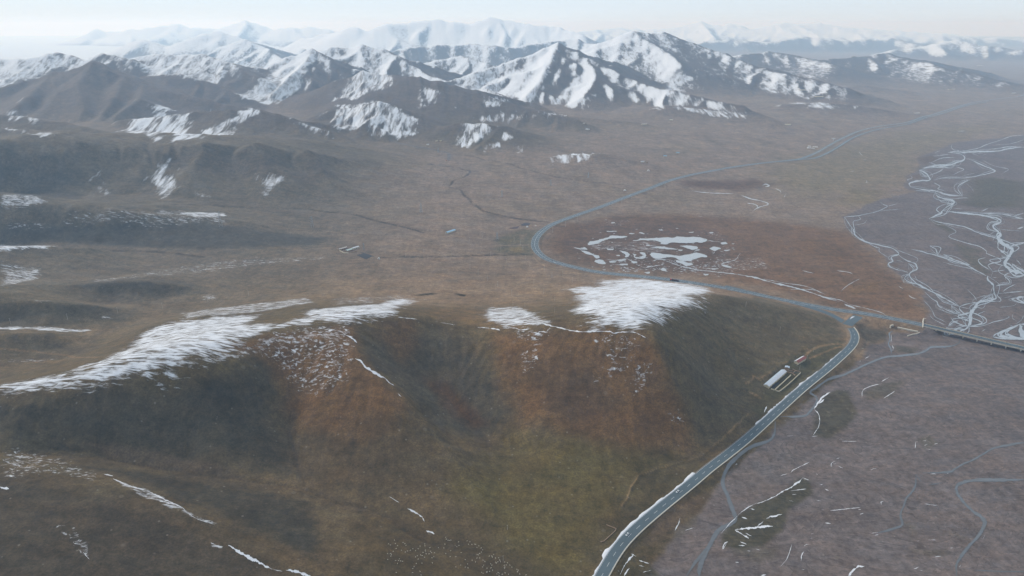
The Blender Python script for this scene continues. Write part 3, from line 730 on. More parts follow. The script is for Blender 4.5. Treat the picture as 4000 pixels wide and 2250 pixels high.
ZONES = [
 ([(2160, 880), (2500, 830), (2900, 850), (3330, 900), (3480, 1040), (3610, 1160), (3600, 1260), (3300, 1205), (2700, 1075), (2250, 1030), (2120, 970)], 30, RUST * np.array([1.1, .98, .9]), .82),
 ([(2220, 880), (2420, 850), (2700, 870), (2850, 960), (2860, 1060), (2600, 1060), (2350, 1030), (2200, 960)], 40, np.array([.115, .072, .052]), .55),
 ([(2660, 705), (2950, 700), (3020, 725), (2900, 745), (2680, 730)], 25, np.array([.115, .058, .034]), .8),
 ([(3120, 920), (3330, 960), (3370, 1010), (3200, 1010), (3100, 980)], 25, np.array([.165, .090, .040]), .55),
 ([(3310, 1110), (3430, 1100), (3440, 1140), (3330, 1150)], 14, np.array([.20, .115, .045]), .6),
 ([(3270, 1020), (3330, 1020), (3320, 1060), (3280, 1055)], 10, np.array([.18, .10, .045]), .5),
 ([(3330, 740), (3430, 745), (3420, 800), (3290, 800)], 30, np.array([.21, .155, .065]), .7),
 ([(3000, 640), (3500, 520), (3900, 480), (3620, 600), (3520, 700), (3200, 780), (3000, 720)], 90, np.array([.215, .165, .092]), .75),
 # foreground hill; DARK zones blend grey turf with shade put into the colour
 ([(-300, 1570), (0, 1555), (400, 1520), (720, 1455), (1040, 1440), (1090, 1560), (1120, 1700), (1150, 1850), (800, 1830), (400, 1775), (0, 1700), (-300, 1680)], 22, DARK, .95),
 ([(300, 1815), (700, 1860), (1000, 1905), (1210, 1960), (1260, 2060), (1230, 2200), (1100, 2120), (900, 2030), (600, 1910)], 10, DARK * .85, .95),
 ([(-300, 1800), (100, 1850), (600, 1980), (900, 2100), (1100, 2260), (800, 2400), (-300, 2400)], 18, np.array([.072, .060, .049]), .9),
 ([(900, 1350), (1060, 1310), (1380, 1275), (1420, 1400), (1520, 1500), (1590, 1580), (1540, 1680), (1400, 1720), (1170, 1700), (1110, 1560), (1060, 1430)], 10, RUST, .95),
 ([(1170, 1700), (1540, 1690), (1650, 1760), (1500, 1950), (1200, 1860)], 25, np.array([.098, .072, .048]), .8),
 ([(1430, 1340), (1500, 1290), (1640, 1290), (1780, 1300), (1880, 1420), (1990, 1600), (1900, 1700), (1730, 1680), (1600, 1540), (1500, 1460), (1420, 1400)], 14, GREY, .9),
 ([(1490, 1265), (1610, 1265), (1640, 1350), (1560, 1400), (1490, 1330)], 14, RUST, .8),
 ([(1660, 1480), (1740, 1490), (1900, 1660), (1840, 1670), (1740, 1590)], 7, np.array([.105, .057, .032]), .85),
 ([(1930, 1300), (2540, 1312), (2600, 1420), (2700, 1640), (2690, 1760), (2450, 1760), (2200, 1700), (2050, 1640), (1950, 1480)], 12, RUST * 1.08, .92),
 ([(2120, 1420), (2330, 1420), (2400, 1600), (2250, 1680), (2130, 1600)], 22, np.array([.088, .060, .044]), .6),
 ([(2000, 1720), (2400, 1740), (2620, 1790), (2500, 1880), (2400, 2020), (2300, 2260), (2080, 2260), (1900, 2060), (1780, 1900), (1880, 1780)], 22, OLIVE, .92),
 ([(2560, 1290), (2780, 1150), (2960, 1160), (3280, 1250), (3300, 1350), (3080, 1500), (2950, 1620), (2760, 1720), (2680, 1600), (2620, 1440)], 12, np.array([.126, .104, .070]), .92),
 ([(2640, 1420), (2760, 1380), (2900, 1600), (2760, 1700)], 20, np.array([.098, .085, .070]), .6),
 ([(1500, 1960), (1900, 2060), (2080, 2200), (2060, 2300), (1400, 2300), (1300, 2080)], 18, np.array([.092, .072, .044]), .8),
 ([(2480, 1880), (2820, 1790), (2700, 1960), (2520, 2090), (2380, 2250), (2280, 2250), (2350, 2060)], 10, np.array([.088, .073, .042]), .85),
 ([(1600, 1220), (1800, 1190), (2100, 1250), (2280, 1280), (2100, 1288), (1880, 1278)], 14, np.array([.175, .118, .066]), .7),
 ([(3330, 1260), (3460, 1290), (3480, 1330), (3390, 1340), (3350, 1300)], 8, np.array([.082, .072, .060]), .9),
 ([(3080, 1400), (3280, 1330), (3310, 1370), (3150, 1500), (2970, 1640), (2940, 1600)], 8, np.array([.078, .076, .046]), .85),
 ([(2040, 895), (2140, 900), (2090, 960), (2080, 1000), (1930, 985), (1940, 930)], 10, np.array([.085, .088, .048]), .6),
 ([(1995, 965), (2030, 965), (2050, 985), (2000, 985)], 5, np.array([.26, .19, .095]), .8),
 ([(2030, 918), (2060, 910), (2045, 935), (2033, 934)], 3, TAN, .8),
 ([(2480, 2080), (2620, 1990), (2900, 1770), (3060, 1640), (3330, 1400), (3360, 1420), (3080, 1690), (2900, 1840), (2790, 1910), (2740, 2000), (2650, 2090), (2560, 2170), (2480, 2270), (2400, 2270)], 4, np.array([.092, .075, .046]), .85),
 (c7([(430, 350), (600, 362), (900, 422), (1150, 482), (1240, 530), (1100, 520), (900, 490), (700, 455), (560, 420)]), 3, np.array([.135, .106, .090]), .75),
 ([(540, 1490), (880, 1395), (1000, 1440), (760, 1500), (560, 1530)], 8, np.array([.112, .088, .050]), .7),
 # left rolling ground; DARK polygons darken the faces towards the camera
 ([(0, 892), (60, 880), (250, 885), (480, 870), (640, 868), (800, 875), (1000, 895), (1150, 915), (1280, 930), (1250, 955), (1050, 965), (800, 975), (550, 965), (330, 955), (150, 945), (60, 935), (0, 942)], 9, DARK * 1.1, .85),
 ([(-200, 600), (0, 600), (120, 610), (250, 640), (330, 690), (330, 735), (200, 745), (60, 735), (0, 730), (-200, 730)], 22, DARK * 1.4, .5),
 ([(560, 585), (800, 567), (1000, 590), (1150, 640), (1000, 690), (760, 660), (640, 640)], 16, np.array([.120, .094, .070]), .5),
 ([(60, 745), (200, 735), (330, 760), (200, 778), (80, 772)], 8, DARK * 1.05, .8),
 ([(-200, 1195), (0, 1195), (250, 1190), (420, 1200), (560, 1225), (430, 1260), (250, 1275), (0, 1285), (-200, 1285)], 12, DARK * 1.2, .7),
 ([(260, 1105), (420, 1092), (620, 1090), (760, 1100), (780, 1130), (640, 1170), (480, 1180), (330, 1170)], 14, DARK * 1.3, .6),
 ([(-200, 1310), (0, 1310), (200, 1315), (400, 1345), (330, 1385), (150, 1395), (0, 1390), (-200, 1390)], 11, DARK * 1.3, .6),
 ([(900, 640), (1250, 640), (1420, 700), (1200, 720), (1000, 700)], 20, np.array([.125, .096, .072]), .6),
]
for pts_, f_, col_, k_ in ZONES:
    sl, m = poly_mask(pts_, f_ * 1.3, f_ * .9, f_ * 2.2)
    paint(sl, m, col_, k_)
for g_, col_, w_, k_ in [(GUL_A, SOIL * .8, 3.5, .8), (GUL_B, SOIL * .8, 3.5, .7), (GUL_C, SOIL * .7, 2.4, .7), (GUL_D, SOIL * .75, 3.0, .8), (GUL_E, SOIL * .8, 3.0, .7), (GUL_F, np.array([.03, .03, .03]), 4.0, .9), (RAVINE, SOIL * .7, .5, .5), (V1, SOIL * .8, .8, .35), (SCARP, TAN, .8, .8), (GUL_G, SOIL, 1.5, .9)] + [(b_, TAN * .95, 1.0, .85) for b_ in BANKS]:
    sl, m = line_mask(g_, w_ * .55, w_ * .8, wob=3.0)
    m = m * sstep(-.35, .25, fbm(GX[sl] / 30, GY[sl] / 30, 77, 3) + .12)
    paint(sl, m, col_, k_)
TRACKS = [e1([(1540, 310), (1580, 240), (1680, 150), (1850, 80), (2100, 30), (2300, 25), (2420, 40)]), e1([(1640, 345), (1900, 240), (2200, 120), (2420, 50)]), c5([(1440, 560), (1480, 600), (1560, 640), (1700, 665), (1850, 685), (1990, 697)]), e7([(0, 262), (250, 312), (480, 350), (700, 395), (850, 425), (920, 450), (930, 500), (915, 570)]), c5([(1060, 480), (1400, 470)]), c4([(0, 1210), (250, 1230), (480, 1260), (700, 1275)])]
for t_, w_, col_ in zip(TRACKS, (1.3, 1.0, 1.6, 4.0, 2.0, 1.5), (TAN, TAN * .9, TAN * 1.1, np.array([.16, .15, .15]), PLAIN * 1.2, TAN * .7)):
    sl, m = line_mask(t_, w_, w_ * .8); paint(sl, m, col_, .8)
# river bed with vegetated bars
bm = BEDM * (1 - sstep(3.5, 7, HT))
flow = fbm(GX / 60 + 1.5 * fbm(GX / 200, GY / 200, 303, 2), GY / 22 + 1.5 * fbm(GX / 160, GY / 160, 304, 2), 301, 4)
bedcol = BED[None, None] * (1 + .10 * flow[..., None] + .14 * N2[..., None])
ALB = ALB * (1 - bm[..., None]) + (bedcol * bm[..., None]).astype(np.float32)
ISLE = np.array([.086, .073, .044])
ISLES = [(g7([(310, 1020), (480, 820), (700, 690), (880, 620), (1130, 430), (1220, 460), (1250, 600), (1000, 770), (950, 960), (760, 1130), (560, 1180), (330, 1150)]), 3, ISLE, .95),
 (c8([(1530, 170), (1560, 110), (1640, 80), (1690, 90), (1740, 200), (1680, 270), (1600, 330), (1510, 310)]), 4, ISLE, .85),
 (g7([(420, 1180), (900, 1150), (880, 1250), (700, 1300), (500, 1250)]), 6, ISLE * 1.2, .5),
 (c8([(1760, 90), (1860, 50), (1980, 30), (1900, 120), (1780, 130)]), 5, ISLE * 1.15, .6),
 (c8([(2040, 330), (2100, 310), (2150, 350), (2080, 385)]), 4, ISLE * 1.3, .5),
 (c8([(520, 1018), (560, 930), (620, 900), (700, 960), (740, 1018)]), 3, ISLE, .9),
 (c8([(800, 830), (850, 700), (930, 720), (920, 760), (850, 820)]), 4, ISLE * 1.3, .5),
 (d5([(1900, 650), (2200, 620), (2400, 660), (2576, 680), (2576, 1000), (2100, 1010), (1780, 960), (1880, 840), (1960, 800)]), 25, ISLE * 1.25, .75),
 (d5([(1400, 1150), (1560, 1200), (1700, 1290), (1640, 1320), (1480, 1230)]), 8, ISLE * 1.3, .7),
 (d6([(1900, 300), (2050, 330), (2120, 500), (2120, 560), (1960, 480), (1860, 400), (1700, 150), (2100, 260)]), 10, ISLE * 1.3, .6),
 (d6([(920, 400), (1000, 420), (990, 470), (930, 470)]), 5, RUST, .6),
 (d5([(1230, 380), (1440, 340), (1520, 400), (1340, 470)]), 14, RUST * .9, .7), (d5([(1130, 600), (1300, 580), (1280, 640), (1120, 650)]), 10, RUST, .6),
 (e3([(950, 480), (1250, 520), (1180, 580), (960, 560)]), 5, ISLE * 1.1, .7), (e3([(560, 430), (800, 470), (860, 540), (600, 530), (540, 500)]), 4, BED * .85, .8),
 (g8([(700, 1190), (1090, 1200), (900, 1240)]), 5, ISLE * 1.3, .5), (g8([(600, 880), (740, 940), (690, 1100)]), 4, ISLE * 1.5, .35), (g8([(1090, 1010), (1250, 1050), (1200, 1060)]), 4, ISLE * 1.3, .5),
 (c8([(700, 700), (880, 620), (1000, 600), (900, 720), (760, 830), (690, 860)]), 8, np.array([.16, .12, .105]), .6), (c8([(1060, 460), (1400, 380), (1500, 420), (1350, 560), (1150, 640)]), 14, np.array([.155, .13, .118]), .5)]
for pts_, f_, col_, k_ in ISLES:
    sl, m = poly_mask(pts_, f_, f_ * .8, 12.0); paint(sl, m, col_, k_)

# snow cover: where it lies today, patch by patch, and on the slopes the wind loads higher up
paint(full, FLOW * .35 * (1 - bm) * (1 - sstep(2600, 3600, RAD)), SOIL * 1.1)
SN = np.zeros((NR, NT), np.float32)
BLOB = np.zeros((NR, NT), np.float32)      # 1: broken into rounded dots
def blur(a, n_, ax):
    k_ = np.cumsum(np.insert(np.pad(a, [(n_, n_) if i == ax else (0, 0) for i in range(2)], mode='edge'), 0, 0, axis=ax), axis=ax)
    return (np.take(k_, np.arange(2 * n_ + 1, k_.shape[ax]), axis=ax) - np.take(k_, np.arange(0, k_.shape[ax] - 2 * n_ - 1), axis=ax)) / (2 * n_ + 1)
HB = blur(blur(HT, 1, 0), 2, 1)
dHdr = np.gradient(HB, rr, axis=0)
dHdt = np.gradient(HB, th, axis=1) / np.maximum(rr[:, None], 1)
sn_, cs_ = np.sin(th)[None], np.cos(th)[None]
gx = dHdr * sn_ + dHdt * cs_
gy = dHdr * cs_ - dHdt * sn_
asp = -(gx * -.86 + gy * .35)              # slopes that fall to the left and away
slope = np.hypot(gx, gy)
alt = HT + 18 * N1
upl = sstep(3300, 5200, RAD + 1300 * sstep(1500, -1500, GX) * 0 )
curv = er - .5
elev = sstep(60, 330, HT)
auto = (.47 + .13 * sstep(1500, -500, GX) + 1.55 * np.clip(asp, -.5, .5) + .26 * elev + .10 * curv + .16 * (FLOW - .25) + .20 * N3 + .10 * N2) * sstep(0, 450, GY + 150 * N3 - np.where(GX < -500, 3430, 3430 - 330 * sstep(-500, 0, GX)))
rightside = sstep(1300, 2600, GX + .10 * (GY - 5000)) * (1 - sstep(12500, 14000, GY))
auto = auto - .30 * rightside - .5 * (1 - sstep(8, 40, rel)) * (1 - .6 * sstep(0, -1200, GX))
farsn = sstep(6200, 10500, RAD)
auto = auto + farsn * (.30 + .25 * sstep(60, 320, HT)) * sstep(20, 140, rel) + .5 * asp * farsn
SN = np.clip(np.maximum(SN, auto), 0, 1).astype(np.float32)
fore = sstep(2350, 2800, RAD) * (1 - sstep(3300, 4000, RAD))
SN = np.maximum(SN, np.clip((asp * 2.2 - .33 + .25 * N2 + .2 * N1) * fore * sstep(60, 110, HT) * (GX < 1200), 0, .55))
PATCH = [
 (c2([(0, 720), (100, 600), (250, 515), (440, 555), (400, 640), (300, 650), (150, 720)]), 14, .70, 0),
 (c2([(840, 600), (1000, 520), (1300, 430), (1290, 560), (1200, 650), (1260, 690), (1050, 660)]), 16, .72, 0),
 (c2([(1370, 740), (1560, 520), (1620, 330), (1500, 350), (1350, 560)]), 16, .8, 0),
 (c1([(1650, 660), (1900, 560), (2260, 350), (2290, 400), (2150, 640), (2000, 740), (1750, 720)]), 16, .75, 0),
 (c1([(900, 440), (1200, 395), (1660, 415), (1850, 450), (1650, 520), (1450, 580), (1200, 560), (1000, 500)]), 18, .75, 0),
 (c1([(-100, 560), (0, 540), (230, 410), (430, 380), (560, 425), (330, 530), (100, 600), (-100, 640)]), 18, .8, 0),
 (c2([(130, 330), (290, 330), (420, 400), (330, 450), (180, 400)]), 14, .6, 0),
 ([(-200, 1560), (0, 1505), (130, 1480), (330, 1450), (480, 1370), (545, 1300), (630, 1272), (850, 1235), (1000, 1225), (1010, 1242), (960, 1262), (1090, 1265), (1180, 1240), (1210, 1209), (1304, 1199), (1459, 1184), (1537, 1164), (1639, 1165), (1583, 1193), (1552, 1233), (1490, 1243), (1366, 1258), (1180, 1270), (1010, 1305), (960, 1345), (880, 1385), (700, 1445), (540, 1485), (390, 1505), (150, 1525), (0, 1535), (-200, 1590)], 20, .635, 0),
 ([(900, 1400), (1010, 1315), (1180, 1275), (1366, 1264), (1400, 1390), (1360, 1500), (1280, 1560), (1180, 1540), (1090, 1450), (1050, 1400)], 9, .30, 1),
 ([(880, 1400), (1000, 1330), (1200, 1290), (1360, 1275), (1350, 1330), (1150, 1345), (1000, 1390)], 10, .42, .6),
 (d3([(590, 590), (700, 480), (1060, 480), (1220, 530), (1300, 600), (1440, 660), (1350, 700), (1100, 740), (900, 730), (760, 690), (600, 620)]), 13, .58, 0),
 (d3([(980, 740), (1480, 740), (1400, 920), (1280, 960), (1320, 1100), (1200, 1350), (1060, 1300), (1050, 1050), (1180, 930), (980, 860)]), 6, .27, 1),
 (d3([(1880, 830), (2576, 820), (2576, 1000), (2450, 1250), (2250, 1420), (2000, 1449), (1960, 1350), (2200, 1200), (2060, 1060), (1960, 950)]), 6, .25, 1),
 ([(2480, 1420), (2560, 1400), (2530, 1500), (2470, 1560)], 5, .36, 1), ([(2590, 1600), (2680, 1610), (2670, 1660), (2610, 1650)], 4, .33, 1),
 (d4([(370, 890), (560, 880), (720, 850), (900, 780), (1150, 765), (1400, 785), (1800, 815), (2050, 860), (2200, 910), (2150, 960), (2050, 1020), (1900, 1130), (1700, 1220), (1550, 1260), (1470, 1330), (1490, 1385), (1280, 1420), (950, 1410), (700, 1380), (750, 1320), (580, 1240), (500, 1180), (440, 1150), (520, 1060), (470, 990), (380, 960)]), 24, .70, 0),
 (c4([(600, 215), (950, 225), (1600, 240), (1640, 310), (1150, 350), (500, 330), (450, 300)]), 14, .35, .3), (c4([(1250, 245), (1600, 240), (1640, 265), (1400, 275)]), 8, .6, 0),
 (c4([(0, 110), (250, 118), (385, 165), (330, 170), (240, 200), (0, 210)]), 10, .5, .3), (c4([(50, 290), (360, 300), (330, 360), (60, 380)]), 12, .35, .5),
 (c4([(-200, 470), (0, 468), (400, 480), (350, 500), (0, 520), (-200, 520)]), 8, .6, 0), (c4([(0, 600), (300, 630), (260, 720), (0, 770)]), 8, .46, .3),
 (c4([(520, 720), (850, 700), (1300, 620), (1800, 560), (2370, 550), (2300, 580), (1800, 620), (1300, 680), (800, 735)]), 8, .32, .4),
 (c4([(1300, 960), (1700, 905), (2000, 870), (2200, 845), (2260, 880), (2000, 930), (1700, 965), (1300, 1005)]), 9, .46, .2), (c5([(0, 860), (300, 840), (600, 830), (500, 850), (250, 890), (0, 900)]), 8, .35, .2),
 (c4([(-200, 1050), (0, 1062), (350, 1060), (700, 1080), (300, 1085), (0, 1075)]), 5, .6, 0), (c4([(0, 1283), (480, 1278), (400, 1292), (0, 1295)]), 4, .6, 0), (c4([(400, 1400), (600, 1330), (830, 1280), (760, 1330), (560, 1400)]), 7, .45, 0),
 (c4([(1420, 850), (1540, 810), (1560, 860), (1450, 870)]), 6, .4, .5), (c4([(730, 975), (800, 980), (800, 992), (730, 995)]), 4, .5, .2), (c4([(230, 865), (380, 870), (370, 885), (240, 880)]), 4, .4, .2),
 (c7([(0, 365), (130, 370), (250, 410), (490, 490), (480, 545), (350, 520), (250, 500), (60, 540), (0, 530)]), 4, .30, .9), (c7([(560, 525), (760, 590), (930, 680), (1090, 755), (1060, 765), (880, 690), (700, 610)]), 3, .5, .4), (c7([(240, 740), (380, 770), (460, 900), (440, 940), (330, 840)]), 3, .30, 1),
 (c7([(1000, 830), (1120, 860), (1130, 890), (1060, 870)]), 2, .4, 1),
 (c1([(1080, 1200), (1220, 1150), (1240, 1280), (1350, 1330), (1170, 1420), (1100, 1380), (1060, 1280)]), 14, .56, .2), (c1([(540, 1250), (610, 1210), (740, 1290), (830, 1350), (760, 1400), (600, 1330)]), 14, .5, .2), (c1([(1830, 1250), (1890, 1230), (2050, 1290), (1900, 1390), (1810, 1380)]), 14, .5, .3), (c1([(1390, 1370), (1560, 1400), (1500, 1420), (1400, 1410)]), 8, .4, .4),
 (c1([(870, 930), (1100, 800), (1500, 800), (1380, 850), (1370, 910), (1180, 1010), (1130, 1030), (1000, 960)]), 14, .85, 0), (c1([(1190, 1030), (1450, 940), (1700, 830), (1830, 780), (1870, 800), (1700, 910), (1450, 990)]), 12, .97, 0),
 (c1([(0, 810), (200, 830), (300, 880), (220, 890), (0, 840)]), 12, .5, .1), (c1([(0, 915), (120, 925), (210, 960), (120, 935), (0, 940)]), 8, .6, .1), (c1([(230, 960), (440, 980), (500, 1010), (430, 990), (250, 985)]), 8, .55, .1), (c1([(1060, 760), (1130, 745), (1300, 800), (1160, 810)]), 12, .6, .2), (c1([(2050, 840), (2200, 890), (2450, 980), (2400, 1010), (2200, 930)]), 12, .45, .4),
 (c2([(10, 910), (230, 740), (345, 725), (500, 790), (640, 890), (600, 960), (400, 990), (300, 970), (330, 930), (150, 940)]), 18, .8, 0), (c2([(0, 760), (250, 730), (300, 745), (60, 880), (0, 900)]), 14, .7, 0),
 (c2([(870, 1050), (930, 890), (1210, 895), (1100, 990), (930, 1060)]), 14, .93, 0), (c2([(1060, 1090), (1230, 950), (1310, 985), (1150, 1070)]), 12, .78, 0), (c2([(1300, 1110), (1370, 1030), (1370, 1080)]), 10, .6, 0), (c2([(1550, 1130), (1600, 1110), (1900, 1090), (1830, 1150), (1730, 1170), (1600, 1180)]), 12, .62, .1),
 (c2([(620, 770), (640, 600), (780, 650), (720, 740)]), 16, .85, 0), (c2([(840, 800), (850, 760), (920, 760)]), 10, .7, 0), (c2([(1080, 770), (1130, 690), (1260, 710), (1180, 775)]), 14, .8, 0),
 (c2([(1570, 755), (1660, 640), (1690, 635), (1620, 740)]), 10, .95, 0), (c2([(1730, 775), (1850, 680), (1900, 672), (1790, 770)]), 10, .95, 0), (c2([(1380, 745), (1600, 620), (1620, 612), (1500, 700)]), 12, .9, 0), (c2([(1310, 800), (1340, 765), (1380, 770), (1340, 800)]), 8, .8, 0),
 (c3([(0, 760), (200, 770), (450, 790), (630, 820), (540, 860), (350, 840), (200, 810)]), 22, .55, .1), (c3([(880, 730), (1000, 735), (1240, 770), (1150, 800), (1000, 770)]), 20, .6, .1), (c3([(0, 480), (120, 520), (240, 550), (150, 620), (40, 690), (0, 670)]), 22, .9, 0), (c3([(1150, 640), (1290, 612), (1260, 635)]), 18, .55, 0),
 (c2([(1040, 850), (1200, 790), (1400, 830), (1300, 880), (1100, 870)]), 20, .45, .2), (c2([(1440, 830), (1640, 800), (1700, 850), (1560, 860)]), 18, .45, .2),
 (d4([(620, 280), (900, 300), (1500, 300), (1540, 370), (1700, 420), (1500, 440), (1000, 400), (700, 400), (600, 340)]), 8, .30, 0), (d4([(800, 20), (1200, 20), (1150, 110), (850, 110)]), 6, .26, .7), (d4([(1700, 620), (2400, 560), (2576, 640), (2300, 760), (1900, 720)]), 6, .26, .8), (d4([(1900, 180), (2300, 150), (2450, 420), (2400, 560), (2200, 560), (2300, 300)]), 8, .20, .8),
 (c6([(350, 560), (700, 560), (760, 640), (560, 660), (380, 640)]), 8, .27, .9),
]
for pts_, f_, c_, b_ in PATCH:
    if hit(*pts_[0])[1] > 1700: f_, c_ = f_ * 1.9, (c_ * .94 if c_ < .6 else .56 + (c_ - .6) * .25)
    sl, m = poly_mask(pts_, f_, f_ * 1.1, f_ * 2.2)
    SN[sl] = np.maximum(SN[sl], (m * c_).astype(np.float32))
    BLOB[sl] = np.maximum(BLOB[sl] * (m < .5), (m * b_).astype(np.float32)) if b_ else BLOB[sl] * (1 - (m > .5) * (c_ > .5))
FARN = (.5 * sstep(1650, 2000, RAD) + .5 * sstep(3300, 4200, RAD)).astype(np.float32)
SN *= (1 - sstep(31000, 38000, RAD))

# ------------------------------------------------------------------ materials
def new_mat(name):
    m = bpy.data.materials.new(name); m.use_nodes = True
    return m, m.node_tree, m.node_tree.nodes['Principled BSDF']
def nd(t, kind, **kw):
    n_ = t.nodes.new(kind)
    for k_, v_ in kw.items(): setattr(n_, k_, v_)
    return n_
def math_n(t, op, a, b=None, c=None, clamp=False):
    n_ = t.nodes.new('ShaderNodeMath'); n_.operation = op; n_.use_clamp = clamp
    for i, v in enumerate((a, b, c)):
        if v is None: continue
        if isinstance(v, (int, float)): n_.inputs[i].default_value = v
        else: t.links.new(v, n_.inputs[i])
    return n_.outputs[0]
def noise_n(t, vec, scale, detail=4.0, rough=.55, dist=0.0):
    n_ = t.nodes.new('ShaderNodeTexNoise')
    n_.inputs['Scale'].default_value = scale; n_.inputs['Detail'].default_value = detail
    n_.inputs['Roughness'].default_value = rough; n_.inputs['Distortion'].default_value = dist
    t.links.new(vec, n_.inputs['Vector'])
    return n_.outputs[0]
def map_n(t, vec, rot=(0, 0, 0), sc=(1, 1, 1)):
    n_ = t.nodes.new('ShaderNodeMapping')
    n_.inputs['Rotation'].default_value = rot; n_.inputs['Scale'].default_value = sc
    t.links.new(vec, n_.inputs['Vector'])
    return n_.outputs[0]
def mix_c(t, f, a, b, blend='MIX'):
    n_ = t.nodes.new('ShaderNodeMix'); n_.data_type = 'RGBA'; n_.blend_type = blend
    for s, v in ((0, f), (6, a), (7, b)):
        if isinstance(v, (int, float)): n_.inputs[s].default_value = v
        elif isinstance(v, tuple): n_.inputs[s].default_value = v
        else: t.links.new(v, n_.inputs[s])
    return n_.outputs[2]
def range_n(t, v, a, b, c=0.0, d=1.0):
    n_ = t.nodes.new('ShaderNodeMapRange'); n_.clamp = True
    n_.inputs[1].default_value = a; n_.inputs[2].default_value = b; n_.inputs[3].default_value = c; n_.inputs[4].default_value = d
    t.links.new(v, n_.inputs[0])
    return n_.outputs[0]

def terrain_material():
    m, t, b = new_mat('ground_cover')
    pos = nd(t, 'ShaderNodeNewGeometry').outputs['Position']
    alb = nd(t, 'ShaderNodeAttribute', attribute_name='albedo').outputs['Color']
    cov = nd(t, 'ShaderNodeAttribute', attribute_name='cover')
    sep = nd(t, 'ShaderNodeSeparateColor'); t.links.new(cov.outputs['Color'], sep.inputs[0])
    snow, far, blob = sep.outputs[0], sep.outputs[1], sep.outputs[2]
    # turf colour: fine tufts, trampled strips along the contour, larger blotches
    p_tuft = noise_n(t, pos, .55, 3, .7)
    p_mid = noise_n(t, map_n(t, pos, (0, 0, R(12)), (.030, .060, .03)), 1.0, 7, .70)
    p_big = noise_n(t, pos, .012, 5, .6)
    bedf = nd(t, 'ShaderNodeMix'); t.links.new(cov.outputs['Alpha'], bedf.inputs[0]); t.links.new(range_n(t, p_tuft, .25, .75, .60, 1.40), bedf.inputs[2]); t.links.new(range_n(t, p_tuft, .25, .75, .85, 1.15), bedf.inputs[3])
    v1 = math_n(t, 'MULTIPLY', bedf.outputs[0], math_n(t, 'MULTIPLY', range_n(t, noise_n(t, pos, .13, 5, .74), .28, .72, .60, 1.42), range_n(t, noise_n(t, map_n(t, pos, (0, 0, R(-24)), (.075, .014, .03)), 1.0, 6, .66), .3, .7, .86, 1.14)))
    v2 = range_n(t, p_mid, .28, .72, .68, 1.34)
    v3 = range_n(t, p_big, .3, .7, .84, 1.16)
    bed = cov.outputs['Alpha']
    p_flow = noise_n(t, map_n(t, pos, (0, 0, R(-35)), (.016, .05, .03)), 1.0, 7, .66, 3.2)
    swirl = noise_n(t, map_n(t, pos, (0, 0, R(-35)), (.007, .015, .01)), 1.0, 4, .55, 1.6)
    fr = math_n(t, 'FRACT', math_n(t, 'MULTIPLY', swirl, 13.0))
    trace = math_n(t, 'MULTIPLY', range_n(t, fr, .0, .22, .74, 1.0), range_n(t, fr, .55, 1.0, 1.0, 1.16))
    v2b = math_n(t, 'MULTIPLY', range_n(t, p_flow, .28, .72, .84, 1.14), trace)
    mxb = nd(t, 'ShaderNodeMix'); t.links.new(bed, mxb.inputs[0]); t.links.new(v2, mxb.inputs[2]); t.links.new(v2b, mxb.inputs[3])
    v = math_n(t, 'MULTIPLY', math_n(t, 'MULTIPLY', v1, mxb.outputs[0]), v3)
    col = nd(t, 'ShaderNodeVectorMath', operation='SCALE')
    t.links.new(alb, col.inputs[0]); t.links.new(v, col.inputs[3])
    hue = noise_n(t, map_n(t, pos, (0, 0, R(-20)), (1, 2.2, 1)), .021, 5, .62)
    tint = mix_c(t, range_n(t, hue, .35, .65), (1.06, .99, .92, 1), (.94, 1.0, 1.06, 1))
    colt = mix_c(t, .75, col.outputs[0], tint, 'MULTIPLY')
    # pale stones and bare spots
    st = noise_n(t, pos, .19, 4, .75)
    stm = range_n(t, st, .68, .77, 0, .55)
    stm = math_n(t, 'MULTIPLY', stm, math_n(t, 'SUBTRACT', 1.0, cov.outputs['Alpha']))
    colt = mix_c(t, stm, colt, (.23, .205, .18, 1))
    dk = noise_n(t, pos, .33, 3, .7)
    colt = mix_c(t, range_n(t, dk, .29, .22, 0, .5), colt, (.03, .027, .02, 1))
    def dots(scale, size, share, seed_):
        vo = nd(t, 'ShaderNodeTexVoronoi'); vo.inputs['Scale'].default_value = scale
        t.links.new(map_n(t, pos, (0, 0, R(seed_)), (1, 1, .2)), vo.inputs['Vector'])
        sp = nd(t, 'ShaderNodeSeparateColor'); t.links.new(vo.outputs['Color'], sp.inputs[0])
        return math_n(t, 'MULTIPLY', range_n(t, vo.outputs['Distance'], size, size * .6), range_n(t, sp.outputs[0], 1 - share, 1 - share + .04))
    nb = math_n(t, 'SUBTRACT', 1.0, cov.outputs['Alpha'])
    colt = mix_c(t, math_n(t, 'MULTIPLY', dots(.42, .42, .45, 15), math_n(t, 'MULTIPLY_ADD', nb, .18, .05)), colt, (.035, .030, .022, 1))
    colt = mix_c(t, math_n(t, 'MULTIPLY', dots(.16, .20, .12, 40), .4), colt, (.26, .235, .205, 1))
    colt = mix_c(t, math_n(t, 'MULTIPLY', dots(.05, .14, .15, 70), .3), colt, (.20, .165, .135, 1))
    # snow: three grains of break-up
    n_str = noise_n(t, map_n(t, pos, (0, 0, R(-9)), (.055, .26, .1)), 1.0, 6, .66, .5)
    n_blb = noise_n(t, map_n(t, pos, (0, 0, R(6)), (.17, .27, .2)), 1.0, 4, .60, .7)
    n_far = noise_n(t, map_n(t, pos, (0, 0, R(30)), (.044, .017, .02)), 1.0, 8, .70, .5)
    mixn = nd(t, 'ShaderNodeMix'); t.links.new(blob, mixn.inputs[0]); t.links.new(n_str, mixn.inputs[2]); t.links.new(n_blb, mixn.inputs[3])
